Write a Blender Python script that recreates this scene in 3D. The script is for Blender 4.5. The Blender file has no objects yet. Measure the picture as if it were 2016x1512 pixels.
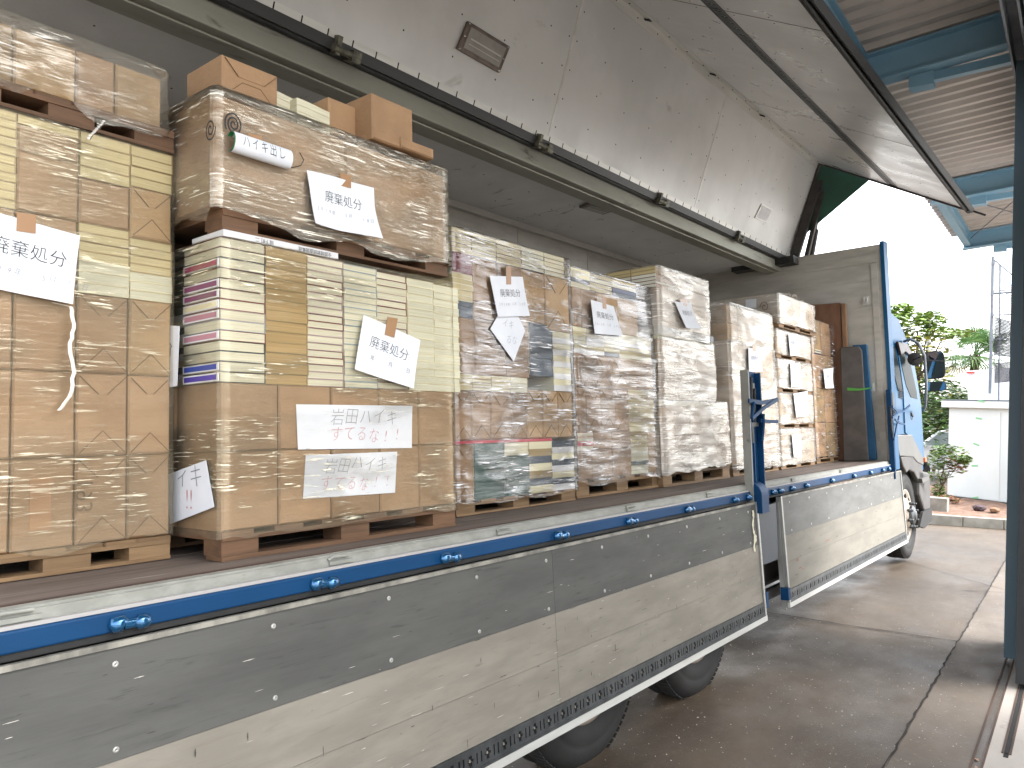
import bpy, bmesh, math, random
import numpy as np
from mathutils import Matrix, Vector
PI = math.pi
rnd = random.Random(7)
sc = bpy.context.scene
col = sc.collection
# ------------------------------------------------------------------ camera, world, sun, exposure
F = 1518.466
RT = np.array([[.7814, .6236, -.0232], [-.0592, .0371, -.9976], [-.6212, .7809, .0659]])   # truck frame -> camera rows
RB = np.array([[.8028, .5950, .0377], [.0147, .0434, -.9989], [-.5960, .8025, .0261]])     # building frame -> camera rows
def ortho(R):
    u, s, v = np.linalg.svd(R); return u @ v
RT, RB = ortho(RT), ortho(RB)
EYE = 1.75
REL = RB.T @ RT
FT = Matrix.Translation((0, 0, EYE)) @ Matrix(REL.tolist()).to_4x4()
FB = Matrix.Translation((0, 0, EYE))
cam = bpy.data.objects.new('camera', bpy.data.cameras.new('camera'))
col.objects.link(cam)
cam.data.sensor_width = 36; cam.data.lens = F / 2016 * 36
cam.data.clip_start = .05; cam.data.clip_end = 600
cr = np.array([RB[0], -RB[1], -RB[2]]).T
cam.matrix_world = Matrix.Translation((0, 0, EYE)) @ Matrix(cr.tolist()).to_4x4()
sc.camera = cam

SUN_EL, SUN_AZ = 55, 58           # azimuth measured from +Y towards +X
w = bpy.data.worlds.new('World'); sc.world = w; w.use_nodes = True
nt = w.node_tree
sky = nt.nodes.new('ShaderNodeTexSky'); sky.sky_type = 'NISHITA'; sky.sun_disc = False
sky.sun_elevation = math.radians(SUN_EL); sky.sun_rotation = math.radians(SUN_AZ)
sky.air_density = 1.0; sky.dust_density = 3.0; sky.ozone_density = 1.0
hs = nt.nodes.new('ShaderNodeHueSaturation'); hs.inputs['Saturation'].default_value = .22
nt.links.new(sky.outputs[0], hs.inputs['Color'])
bg = nt.nodes['Background']; bg.inputs[1].default_value = .15
nt.links.new(hs.outputs[0], bg.inputs[0])
sl = bpy.data.lights.new('sun', 'SUN'); sl.energy = .5; sl.angle = math.radians(60); sl.color = (1, .97, .93)
so = bpy.data.objects.new('sun', sl); col.objects.link(so)
el, az = math.radians(SUN_EL), math.radians(SUN_AZ)
so.rotation_euler = Vector((-math.sin(az) * math.cos(el), -math.cos(az) * math.cos(el), -math.sin(el))).to_track_quat('-Z', 'Y').to_euler()
sc.view_settings.view_transform = 'Standard'; sc.view_settings.look = 'None'
sc.view_settings.exposure = 2.8; sc.view_settings.gamma = 1
sc.cycles.use_denoising = True
sc.cycles.max_bounces = 10; sc.cycles.diffuse_bounces = 5; sc.cycles.glossy_bounces = 3
sc.cycles.transparent_max_bounces = 16; sc.cycles.sample_clamp_indirect = 6
sc.cycles.caustics_reflective = False; sc.cycles.caustics_refractive = False

# ------------------------------------------------------------------ helpers
def at(px, py, x=None, y=None, z=None, fr='T'):
    """point seen at a pixel of the 2016x1512 photograph, on the plane x, y or z = const of the truck (T) or building (B) frame"""
    R = RT if fr == 'T' else RB
    d = R.T @ np.array([px - 1008, py - 756, F])
    s = x / d[0] if x is not None else y / d[1] if y is not None else z / d[2]
    return d * s
def lin(h):
    h = h.lstrip('#'); v = [int(h[i:i + 2], 16) / 255 for i in (0, 2, 4)]
    return tuple([(c / 12.92 if c <= .04045 else ((c + .055) / 1.055) ** 2.4) for c in v] + [1])
MATS = {}
def M(name, c1, c2=None, scale=(4, 4, 4), detail=6, rough=.6, metal=0, bump=0, bscale=None, bdist=.01, rand=0, lo=.35, hi=.65,
      spec=.5, spots=None, c3=None, s3=None, t3=(.6, .7), coat=0, seed=0, rvar=0):
    if name in MATS: return MATS[name]
    m = bpy.data.materials.new(name); m.use_nodes = True; t = m.node_tree; N = t.nodes; L = t.links
    b = N['Principled BSDF']; b.inputs['Roughness'].default_value = rough; b.inputs['Metallic'].default_value = metal
    b.inputs['Specular IOR Level'].default_value = spec
    if coat: b.inputs['Coat Weight'].default_value = coat; b.inputs['Coat Roughness'].default_value = .08
    c1 = lin(c1) if isinstance(c1, str) else (*c1, 1)
    tc = N.new('ShaderNodeTexCoord'); oi = N.new('ShaderNodeObjectInfo')
    ma = N.new('ShaderNodeMath'); ma.operation = 'MULTIPLY'; ma.inputs[1].default_value = 37.; L.new(oi.outputs['Random'], ma.inputs[0])
    va = N.new('ShaderNodeVectorMath'); va.operation = 'ADD'; L.new(tc.outputs['Object'], va.inputs[0]); L.new(ma.outputs[0], va.inputs[1])
    def noise(scl, det=6, dist=0):
        mp = N.new('ShaderNodeMapping'); mp.inputs['Scale'].default_value = scl; mp.inputs['Location'].default_value = (seed, seed * 2, 0)
        L.new(va.outputs[0], mp.inputs[0])
        n = N.new('ShaderNodeTexNoise'); n.inputs['Scale'].default_value = 1; n.inputs['Detail'].default_value = det
        n.inputs['Distortion'].default_value = dist; n.inputs['Roughness'].default_value = .6
        L.new(mp.outputs[0], n.inputs[0]); return n
    def ramp(src, a, c):
        r = N.new('ShaderNodeMapRange'); r.inputs[1].default_value = a; r.inputs[2].default_value = c
        r.interpolation_type = 'SMOOTHSTEP'; L.new(src, r.inputs[0]); return r.outputs[0]
    def mix(f, a, c):
        x = N.new('ShaderNodeMix'); x.data_type = 'RGBA'
        L.new(f, x.inputs[0])
        for s, k in ((a, 6), (c, 7)):
            if isinstance(s, tuple): x.inputs[k].default_value = s
            else: L.new(s, x.inputs[k])
        return x.outputs[2]
    out = None
    if c2:
        c2 = lin(c2) if isinstance(c2, str) else (*c2, 1)
        out = mix(ramp(noise(scale, detail).outputs[0], lo, hi), c1, c2)
    if c3:
        c3 = lin(c3) if isinstance(c3, str) else (*c3, 1)
        out = mix(ramp(noise(s3 or scale, 8, .6).outputs[0], *t3), out if out else c1, c3)
    if rand:
        h = N.new('ShaderNodeHueSaturation'); r = N.new('ShaderNodeMapRange'); r.inputs[3].default_value = 1 - rand; r.inputs[4].default_value = 1 + rand
        L.new(oi.outputs['Random'], r.inputs[0]); L.new(r.outputs[0], h.inputs['Value'])
        if out: L.new(out, h.inputs['Color'])
        else: h.inputs['Color'].default_value = c1
        out = h.outputs[0]
    if out: L.new(out, b.inputs['Base Color'])
    else: b.inputs['Base Color'].default_value = c1
    if rvar:
        r = N.new('ShaderNodeMapRange'); r.inputs[3].default_value = max(.03, rough - rvar); r.inputs[4].default_value = min(1, rough + rvar)
        L.new(noise(tuple(s * 1.7 for s in scale), 5).outputs[0], r.inputs[0]); r.inputs[1].default_value = .3; r.inputs[2].default_value = .7
        L.new(r.outputs[0], b.inputs['Roughness'])
    if bump:
        bp = N.new('ShaderNodeBump'); bp.inputs['Strength'].default_value = bump; bp.inputs['Distance'].default_value = bdist
        L.new(noise(bscale or scale, 5).outputs[0], bp.inputs['Height']); L.new(bp.outputs[0], b.inputs['Normal'])
    MATS[name] = m; return m

class MB:
    """collects shapes for one mesh"""
    def __init__(s): s.v = []; s.f = []; s.m = []; s.sm = []
    def add(s, v, f, mi=0, smooth=False):
        o = len(s.v); s.v += [tuple(map(float, p)) for p in v]
        for q in f: s.f.append([i + o for i in q]); s.m.append(mi); s.sm.append(smooth)
        return s
    def box(s, x0, x1, y0, y1, z0, z1, mi=0):
        x0, x1 = sorted((x0, x1)); y0, y1 = sorted((y0, y1)); z0, z1 = sorted((z0, z1))
        v = [(x, y, z) for z in (z0, z1) for y in (y0, y1) for x in (x0, x1)]
        return s.add(v, [(0, 2, 3, 1), (4, 5, 7, 6), (0, 1, 5, 4), (2, 6, 7, 3), (0, 4, 6, 2), (1, 3, 7, 5)], mi)
    def obox(s, c, ax, ay, az, mi=0):
        """box from centre and three half-axis vectors"""
        c, ax, ay, az = map(np.array, (c, ax, ay, az))
        v = [c + a * ax + b * ay + d * az for d in (-1, 1) for b in (-1, 1) for a in (-1, 1)]
        return s.add(v, [(0, 2, 3, 1), (4, 5, 7, 6), (0, 1, 5, 4), (2, 6, 7, 3), (0, 4, 6, 2), (1, 3, 7, 5)], mi)
    def bar(s, a, b, w, h, up=(0, 0, 1), mi=0):
        a, b, up = (np.array(q, float) for q in (a, b, up)); d = b - a; l = np.linalg.norm(d); d /= l
        sd = np.cross(d, up); sd /= np.linalg.norm(sd); u = np.cross(sd, d)
        return s.obox((a + b) / 2, sd * w / 2, d * l / 2, u * h / 2, mi)
    def tube(s, pts, r, n=10, mi=0, cap=True):
        pts = [np.array(p, float) for p in pts]; rs = r if isinstance(r, (list, tuple)) else [r] * len(pts)
        rings = []; u = None
        for i, p in enumerate(pts):
            d = pts[min(i + 1, len(pts) - 1)] - pts[max(i - 1, 0)]; d /= (np.linalg.norm(d) + 1e-9)
            if u is None: u = np.cross(d, (0, 0, 1) if abs(d[2]) < .9 else (1, 0, 0))
            else: u = u - d * (u @ d)
            u /= np.linalg.norm(u); v2 = np.cross(d, u)
            rings.append([p + rs[i] * (math.cos(t) * u + math.sin(t) * v2) for t in np.linspace(0, 2 * PI, n, endpoint=False)])
        v = [q for ring in rings for q in ring]; f = []
        for i in range(len(pts) - 1):
            for j in range(n): f.append((i * n + j, i * n + (j + 1) % n, (i + 1) * n + (j + 1) % n, (i + 1) * n + j))
        s.add(v, f, mi, True)
        if cap: s.add(rings[0], [tuple(range(n))[::-1]], mi); s.add(rings[-1], [tuple(range(n))], mi)
        return s
    def prism(s, poly, vec, mi=0):
        """planar polygon (3-D points) extruded along vec"""
        n = len(poly); vec = np.array(vec, float); a = [np.array(p, float) for p in poly]; b = [p + vec for p in a]
        return s.add(a + b, [tuple(range(n))[::-1], tuple(range(n, 2 * n))] + [(i, (i + 1) % n, n + (i + 1) % n, n + i) for i in range(n)], mi)
    def lathe(s, c, ax, prof, n=32, mi=0, smooth=True):
        """profile [(distance along axis, radius)] turned about an axis"""
        c = np.array(c, float); ax = np.array(ax, float); ax /= np.linalg.norm(ax)
        u = np.cross(ax, (0, 0, 1) if abs(ax[2]) < .9 else (1, 0, 0)); u /= np.linalg.norm(u); w2 = np.cross(ax, u)
        v = [c + ax * d + r * (math.cos(t) * u + math.sin(t) * w2) for d, r in prof for t in np.linspace(0, 2 * PI, n, endpoint=False)]
        f = [(i * n + j, i * n + (j + 1) % n, (i + 1) * n + (j + 1) % n, (i + 1) * n + j) for i in range(len(prof) - 1) for j in range(n)]
        return s.add(v, f, mi, smooth)
    def grid(s, P, mi=0, smooth=True):
        P = np.array(P); a, b = P.shape[:2]
        f = [(i * b + j, i * b + j + 1, (i + 1) * b + j + 1, (i + 1) * b + j) for i in range(a - 1) for j in range(b - 1)]
        return s.add(P.reshape(-1, 3), f, mi, smooth)
    def mesh(s, name, mats):
        me = bpy.data.meshes.new(name); me.from_pydata(s.v, [], s.f)
        for m in (mats if isinstance(mats, (list, tuple)) else [mats]): me.materials.append(m)
        me.polygons.foreach_set('material_index', s.m); me.polygons.foreach_set('use_smooth', s.sm)
        me.update()
        bm = bmesh.new(); bm.from_mesh(me); bmesh.ops.recalc_face_normals(bm, faces=bm.faces); bm.to_mesh(me); bm.free()
        return me
FR = {}
def obj(name, mb, mats=None, parent=None, fr='T', bevel=0, loc=None, kind=None, label=None):
    me = mb.mesh(name, mats) if isinstance(mb, MB) else mb
    o = bpy.data.objects.new(name, me); col.objects.link(o)
    if loc is not None: o.location = loc
    if parent: o.parent = parent
    else: FR[o.name] = fr
    if bevel:
        b = o.modifiers.new('edge', 'BEVEL'); b.width = bevel; b.segments = 2; b.limit_method = 'ANGLE'; b.angle_limit = .7
    if kind: o['kind'] = kind
    if label: o['label'] = label
    return o
def thing(name, label, cat, loc=(0, 0, 0), fr='T', group=None):
    o = bpy.data.objects.new(name, None); col.objects.link(o); o.empty_display_size = .1
    o.location = loc; FR[o.name] = fr; o['label'] = label; o['category'] = cat
    if group: o['group'] = group
    return o
def tag(o, label, cat, group=None):
    o['label'] = label; o['category'] = cat
    if group: o['group'] = group
    return o
def struct(name, mb, mats, fr='B', **k): return obj(name, mb, mats, fr=fr, kind='structure', **k)

# text -> mesh data (flat glyph outlines)
def glyphs(txt, thin=0):
    cu = bpy.data.curves.new('glyph', 'FONT'); cu.body = txt; cu.size = 1; cu.align_x = 'CENTER'; cu.align_y = 'CENTER'
    cu.resolution_u = 3; cu.offset = thin; cu.fill_mode = 'BOTH'
    o = bpy.data.objects.new('glyph', cu); col.objects.link(o)
    dg = bpy.context.evaluated_depsgraph_get(); me = bpy.data.meshes.new_from_object(o.evaluated_get(dg))
    v = np.array([x.co[:2] for x in me.vertices]).reshape(-1, 2); f = [tuple(p.vertices) for p in me.polygons]
    bpy.data.objects.remove(o); bpy.data.curves.remove(cu); bpy.data.meshes.remove(me)
    return v, f

# ------------------------------------------------------------------ materials
KR = dict(rough=.62, bump=.55, bscale=(6, 6, 11), bdist=.025, rand=.12, spec=.3)
kraft = M('kraft_paper', '#96795a', '#876b4e', scale=(3, 3, 3), **KR)
kraftB = M('kraft_paper_pale', '#a98c66', '#9c7f5a', scale=(3, 3, 3), **KR)
kraftO = M('kraft_paper_orange', '#a0805f', '#917355', scale=(3, 3, 3), **KR)
carton = M('carton_board', '#9c815c', '#8d7350', scale=(5, 5, 5), **KR)
pages = {}
for nm, c1, c2 in (('cream', '#d4cfb6', '#c2bda2'), ('yellow', '#bfb185', '#b0a174'), ('white', '#d8d8c8', '#c5c7b4'), ('tan', '#a68a58', '#967a4a'), ('green', '#cdcab3', '#bdbba2')):
    pages[nm] = M('pages_' + nm, c1, c2, scale=(2, 2, 260), detail=2, rough=.8, rand=.07, bump=.3, bscale=(3, 3, 400), bdist=.002, lo=.3, hi=.7)
covers = {}
for nm, c in (('black', '#1f2427'), ('white', '#d6d6d6'), ('maroon', '#6a2630'), ('mauve', '#a48b8c'), ('magenta', '#a83562'), ('plum', '#74405c'), ('rose', '#b0808a'),
              ('blue', '#3f4f9a'), ('violet', '#54459a'), ('green', '#1f3c33'), ('slate', '#33414f'), ('bluegrey', '#93a3a8'), ('red', '#b02436'), ('cream', '#d3cba8'),
              ('brown', '#7d6a4a'), ('sand', '#8f7a4c'), ('grey', '#8c8f8c'), ('bottle', '#2c4a43'), ('navy', '#2a3357')):
    covers[nm] = M('cover_' + nm, c, rough=.4, rand=.12)
wood = M('pallet_wood', '#846a4b', '#6a5238', scale=(14, 2, 30), rough=.75, bump=.3, bdist=.004, rand=.15)
woodR = M('pallet_wood_red', '#694d36', '#533c29', scale=(14, 2, 30), rough=.75, bump=.3, bdist=.004, rand=.15)
paper = M('white_paper', '#dcdfe4', '#d2d6dc', scale=(3, 3, 3), rough=.8, bump=.08, bscale=(5, 5, 5))
tape = M('kraft_tape', '#98734f', rough=.35)
ink = M('black_ink', '#15161a', rough=.5)
pencil = M('grey_pencil', '#7d8188', rough=.6)
redpen = M('red_pen', '#c27f86', rough=.6)
alu_dull = M('dull_aluminium_panel', '#8e8c84', '#a19e96', scale=(2.2, 2.2, 2.2), rough=.42, metal=.55, bump=.12, bscale=(2, 2, 3), bdist=.03, c3='#66645c', s3=(2, 9, 9), t3=(.66, .8), rvar=.12)
alu_wall = M('scuffed_wall_panel', '#b5b3ad', '#a3a19a', scale=(2, 2, 8), rough=.6, metal=.1, bump=.15, bscale=(1, 1, 14), c3='#3a3733', s3=(.9, .9, 22), t3=(.68, .76))
alu_seam = M('bright_aluminium_strip', '#cfcfcb', '#bbbbb6', scale=(8, 1, 8), rough=.42, metal=.35)
alu_edge = M('aluminium_edge', '#b4b4b0', '#9b9b96', scale=(3, 8, 3), rough=.42, metal=.6, c3='#5f5d58', s3=(3, 12, 20), t3=(.66, .78))
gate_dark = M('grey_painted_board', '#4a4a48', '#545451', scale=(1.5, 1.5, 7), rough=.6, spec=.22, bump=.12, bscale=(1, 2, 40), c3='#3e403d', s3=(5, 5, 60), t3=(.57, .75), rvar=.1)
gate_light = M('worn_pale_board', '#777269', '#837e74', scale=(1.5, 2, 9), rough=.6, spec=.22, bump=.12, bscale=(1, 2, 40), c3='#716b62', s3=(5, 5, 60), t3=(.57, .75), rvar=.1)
gate_mid = M('worn_grey_board', '#62625f', '#6c6c69', scale=(1.5, 2, 9), rough=.6, spec=.22, bump=.06, bscale=(1, 2, 60), c3='#5f5f58', s3=(2, 3, 24), t3=(.62, .8), rvar=.1)
dark_steel = M('dark_steel', '#3a3c3c', '#2a2b2b', scale=(6, 6, 6), rough=.5, metal=.5)
grey_steel = M('grey_steel_rail', '#55585a', '#454849', scale=(4, 12, 4), rough=.45, metal=.6, c3='#2e2f2e', s3=(6, 14, 6), t3=(.6, .75))
black_rub = M('black_rubber', '#1c1c1c', '#262524', scale=(8, 8, 8), rough=.75)
blackhole = M('dark_recess', '#080808', rough=.9)
rivm = M('rivet_grey', '#33322f', rough=.6)
blue_paint = M('blue_truck_paint', '#063a62', '#053358', scale=(3, 1, 3), rough=.55, spec=.22, c3='#1f4f70', s3=(8, 3, 14), t3=(.72, .82))
blue_cab = M('cab_blue_metallic', '#0f4e75', '#0d486d', scale=(1, 1, 1), rough=.4, spec=.25)
blue_chrome = M('blue_hinge', '#155d8c', '#0e4f7a', scale=(20, 20, 20), rough=.15, metal=.6, coat=1)
white_metal = M('chipped_white_sill', '#8d8e87', '#7d7e77', scale=(3, 9, 20), rough=.55, c3='#5a4a40', s3=(14, 5, 30), t3=(.66, .72))
deck_wood = M('worn_deck_board', '#6b6058', '#574b43', scale=(26, 1.3, 10), rough=.8, bump=.3, bscale=(40, 2, 10), bdist=.004, rand=.14, c3='#8b867c', s3=(20, 1.1, 10), t3=(.62, .72))
chrome = M('chrome', '#c9c9c9', rough=.12, metal=1)
silver_paint = M('silver_paint', '#5f5e5b', '#575653', scale=(2, 2, 2), rough=.45, spec=.3)
grey_plastic = M('dark_grey_plastic', '#4b4a48', '#423f3d', scale=(5, 5, 5), rough=.6)
steelblue = M('blue_painted_steel', '#86aec4', '#7ea6bd', scale=(2, 2, 2), rough=.45, bump=.04, rand=.04)
doorblue = M('door_blue_paint', '#67808f', '#607988', scale=(3, 3, .8), rough=.5)
corr = M('corrugated_sheet', '#c0b9b3', '#b3aca6', scale=(1, 4, 1), rough=.55, metal=.1)
white_wall = M('shed_white_panel', '#d6dad8', '#cdd3d2', scale=(1.2, 1.2, .6), rough=.6)
mask_green = M('green_masking_tape', '#7fba86', rough=.6)
tarp = M('green_tarp', '#2f5c4c', '#2a5144', scale=(4, 4, 4), rough=.6, bump=.3, bscale=(6, 6, 6))
galv = M('galvanised_pipe', '#777d85', '#6a7078', scale=(8, 8, 8), rough=.5, metal=.2)
bark = M('bark', '#5e4a3a', '#4a382b', scale=(20, 20, 4), rough=.9, bump=.5)
leafs = [M('leaf_%s' % n, c, rough=.55, rand=0) for n, c in (('mid', '#5c7534'), ('light', '#7c9642'), ('dark', '#3f5c2c'), ('yellow', '#8a8536'), ('deep', '#4f6e34'))]
for m in leafs:
    b = m.node_tree.nodes['Principled BSDF']; b.inputs['Transmission Weight'].default_value = 0
leaf_brown = M('leaf_brown', '#7d5438', rough=.8)
wheel_cream = M('wheel_disc_paint', '#a3988a', '#8f8476', scale=(8, 8, 8), rough=.5, metal=.2)
glassm = M('window_glass', '#1c2426', rough=.3, spec=.02)
mirror_m = M('mirror_face', '#c8ccd0', rough=.03, metal=1)
lens_m = M('lamp_lens', '#8c8a85', '#7f7c78', scale=(10, 10, 10), rough=.35, spec=.7)
plywood = M('plywood_brown', '#7c5a44', '#6d4d3a', scale=(14, 2, 3), rough=.75, bump=.1)
matgrey = M('grey_mat', '#5a5654', '#4d4a48', scale=(6, 6, 6), rough=.85)
matblue = M('blue_mat', '#1f4f74', '#1a4666', scale=(3, 3, 3), rough=.8)
amber = M('amber_lens', '#d8612a', rough=.3)
carwhite = M('white_car_paint', '#d8dadc', rough=.25, coat=1)
netm = M('grey_net', '#55565a', '#46474a', scale=(30, 30, 30), rough=.9)
strapg = M('green_strap', '#4d9a3c', rough=.6)
soil = M('bare_soil', '#5e4638', '#7a6050', scale=(6, 6, 6), rough=.95, bump=.6, bscale=(30, 30, 30), bdist=.02)
kerbm = M('kerb_concrete', '#8d8a82', '#77746c', scale=(5, 5, 5), rough=.9, bump=.3, bscale=(40, 40, 40), bdist=.004, rand=.06)

def film_mat(name, haze, streak, tint=(.9, .88, .84), fine=1.0, cover=.5, gloss=.05, bump=.5):
    """stretch film: mostly clear, a weak sheen, and sparse bright streaks that paint in glints, coloured by tint"""
    m = bpy.data.materials.new(name); m.use_nodes = True; t = m.node_tree; N = t.nodes; L = t.links; N.clear()
    out = N.new('ShaderNodeOutputMaterial'); tc = N.new('ShaderNodeTexCoord')
    oi = N.new('ShaderNodeObjectInfo'); va = N.new('ShaderNodeVectorMath'); va.operation = 'ADD'
    mu = N.new('ShaderNodeMath'); mu.operation = 'MULTIPLY'; mu.inputs[1].default_value = 23; L.new(oi.outputs['Random'], mu.inputs[0])
    L.new(tc.outputs['Object'], va.inputs[0]); L.new(mu.outputs[0], va.inputs[1])
    def noise(scl, rot, det, dist, ro=.55):
        mp = N.new('ShaderNodeMapping'); mp.inputs['Scale'].default_value = scl; mp.inputs['Rotation'].default_value = rot
        L.new(va.outputs[0], mp.inputs[0]); n = N.new('ShaderNodeTexNoise'); n.inputs['Scale'].default_value = 1; n.inputs['Roughness'].default_value = ro
        n.inputs['Detail'].default_value = det; n.inputs['Distortion'].default_value = dist; L.new(mp.outputs[0], n.inputs[0]); return n.outputs[0]
    def rng(src, a, b, lo=0, hi=1):
        r = N.new('ShaderNodeMapRange'); r.interpolation_type = 'SMOOTHSTEP'
        for i, v in zip((1, 2, 3, 4), (a, b, lo, hi)): r.inputs[i].default_value = v
        L.new(src, r.inputs[0]); return r.outputs[0]
    def mth(op, a, b):
        x = N.new('ShaderNodeMath'); x.operation = op; x.use_clamp = op != 'MAXIMUM'
        for i, v in enumerate((a, b)):
            if isinstance(v, (int, float)): x.inputs[i].default_value = v
            else: L.new(v, x.inputs[i])
        return x.outputs[0]
    n1 = noise((9 * fine, 9 * fine, 170 * fine), (.09, -.05, 0), 3, .5); n1b = noise((6 * fine, 6 * fine, 80 * fine), (-.28, .2, 0), 2, .8)
    n2 = noise((2.2, 2.2, 5), (-.1, .1, 0), 3, .8); n3 = noise((1.3, 1.3, 3), (0, 0, 0), 2, .5)
    cl = rng(n2, .62 - cover * .28, .80 - cover * .28)
    st = mth('MAXIMUM', rng(n1, .60, .67), mth('MULTIPLY', rng(n1b, .62, .70), .6)); st = mth('MULTIPLY', st, cl); st = mth('MULTIPLY', st, streak)
    hz = mth('MULTIPLY', rng(n3, .3, .72, .45, 1.6), haze); fac = mth('ADD', st, hz)
    bp = N.new('ShaderNodeBump'); bp.inputs['Strength'].default_value = bump; bp.inputs['Distance'].default_value = .008; L.new(n1b, bp.inputs['Height'])
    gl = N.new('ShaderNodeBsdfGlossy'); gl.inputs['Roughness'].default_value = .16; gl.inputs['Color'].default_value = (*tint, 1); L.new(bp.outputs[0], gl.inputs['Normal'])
    df = N.new('ShaderNodeBsdfDiffuse'); df.inputs['Color'].default_value = (*tint, 1); L.new(bp.outputs[0], df.inputs['Normal'])
    tr = N.new('ShaderNodeBsdfTransparent'); tr.inputs['Color'].default_value = (.985, .98, .97, 1)
    mx1 = N.new('ShaderNodeMixShader'); L.new(fac, mx1.inputs[0]); L.new(tr.outputs[0], mx1.inputs[1]); L.new(df.outputs[0], mx1.inputs[2])
    lw = N.new('ShaderNodeFresnel'); lw.inputs[0].default_value = 1.45
    f2 = mth('ADD', mth('MULTIPLY', lw.outputs[0], .9), gloss); f2 = mth('MULTIPLY', f2, mth('ADD', cl, .35))
    mx2 = N.new('ShaderNodeMixShader'); L.new(f2, mx2.inputs[0]); L.new(mx1.outputs[0], mx2.inputs[1]); L.new(gl.outputs[0], mx2.inputs[2])
    L.new(mx2.outputs[0], out.inputs[0]); return m
film_clear = film_mat('stretch_film_clear', .05, 1.0, (.98, .9, .68), 1.0, .55)  # warm tint paints the yellow of lamp glints into the film
film_mid = film_mat('stretch_film_layered', .1, .8)
film_white = film_mat('stretch_film_cloudy', .30, .85, (.9, .87, .81), .7, .85, bump=.6)

#@@GROUND
# ------------------------------------------------------------------ ground, kerb and pavement (building frame)
G = -EYE
asphalt = M('wet_asphalt', '#554839', '#42382d', scale=(1.1, .7, 1), rough=.5, spec=.5, bump=.7, bscale=(130, 130, 130), bdist=.006, c3='#5c534a', s3=(60, 60, 60), t3=(.55, .7), rvar=.22)
concrete = M('worn_concrete', '#6b6156', '#574e45', scale=(1.3, .8, 1), rough=.7, bump=.4, bscale=(60, 60, 60), bdist=.004, c3='#7a7065', s3=(26, 26, 26), t3=(.58, .75), rvar=.2)
def gz(x, y):
    """the yard falls away towards the far side of the truck"""
    k = 1 if y < 12 else max(0, 1 - (y - 12) / 2.2)
    return G - max(0, min(1, (-1.7 - x) / 4.3)) * .31 * k
mb = MB(); xs = [-120, -14, -6, -5, -4, -3, -2.4, -1.7, -.77, 120]; ys = [-120, -20, -4, 0, 4, 8, 12, 12.7, 13.4, 14.2, 20, 60, 200]
mb.grid([[(x, y, gz(x, y)) for x in xs] for y in ys], smooth=False)
struct('ground', mb, asphalt)
jag = [rnd.uniform(-.004, .004) for _ in range(400)]
mb = MB(); n = 90
L_ = [(-.77 + jag[i], -3 + i * 16.6 / n) for i in range(n + 1)]
mb.grid([[(x, y, G + .004), (-.43, y, G + .004)] for x, y in L_], smooth=False)
struct('pavement', mb, concrete)
mb = MB(); mb.grid([[(-.395, -9 + i * 22.6 / 4, G + .004), (16, -9 + i * 22.6 / 4, G + .004)] for i in range(5)], smooth=False)
struct('floor', mb, M('pale_concrete_floor', '#aca59d', '#9a938b', scale=(1.3, .8, 1), rough=.6, bump=.3, bscale=(60, 60, 60), bdist=.003, c3='#8a837a', s3=(9, 9, 9), t3=(.58, .75)))
def crack(pts, wd, name='pavement_crack'):
    m = MB(); r_ = random.Random(len(pts)); P = []
    for (a, b) in zip(pts[:-1], pts[1:]):
        k = max(2, int(math.dist(a, b) / .07))
        for i in range(k):
            t = i / k; P.append((a[0] + (b[0] - a[0]) * t + r_.uniform(-.007, .007), a[1] + (b[1] - a[1]) * t + r_.uniform(-.007, .007)))
    P.append(pts[-1])
    W = [wd * r_.uniform(.35, 1.25) for _ in P]
    dx, dy = pts[-1][0] - pts[0][0], pts[-1][1] - pts[0][1]; l = math.hypot(dx, dy); nx, ny = -dy / l, dx / l
    m.grid([[(x - nx * q, y - ny * q, gz(x, y) + .0075), (x + nx * q, y + ny * q, gz(x, y) + .0075)] for (x, y), q in zip(P, W)], smooth=False)
    return struct(name, m, M('crack_dirt', '#2b2622', rough=1))
crack([(-.775, -1), (-.775, 13.4)], .007)
crack([at(1500, 1195, z=G, fr='B')[:2], at(1640, 1228, z=G, fr='B')[:2], at(1885, 1264, z=G, fr='B')[:2]], .009)
crack([at(1887, 1163, z=G, fr='B')[:2], at(1990, 1168, z=G, fr='B')[:2]], .006)
crack([at(1780, 1105, z=G, fr='B')[:2], at(1985, 1165, z=G, fr='B')[:2]], .005)
# door guide rails sunk in the floor
mb = MB(); mb.box(-.43, -.395, -2, 6.7, G - .03, G - .02); struct('door_guide_groove', mb, blackhole)
mb = MB(); mb.box(-.442, -.431, -2, 11, G - .03, G + .007); mb.box(-.394, -.383, -2, 11, G - .03, G + .007)
mb.box(-.325, -.315, 4.9, 11, G + .0045, G + .008); mb.box(-.29, -.28, 4.9, 11, G + .0045, G + .008)
t = thing('door_guide_rail', 'rusty steel guide rails of the sliding door set in the concrete', 'rail', (0, 0, 0), 'B')
obj('rail', mb, M('rusty_rail', '#5b463a', '#3d3029', scale=(9, 2, 9), rough=.8, metal=.3), t)
mb = MB(); mb.box(-.314, -.291, 4.85, 11, G + .0046, G + .006); obj('rail_slot', mb, blackhole, t)
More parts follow.
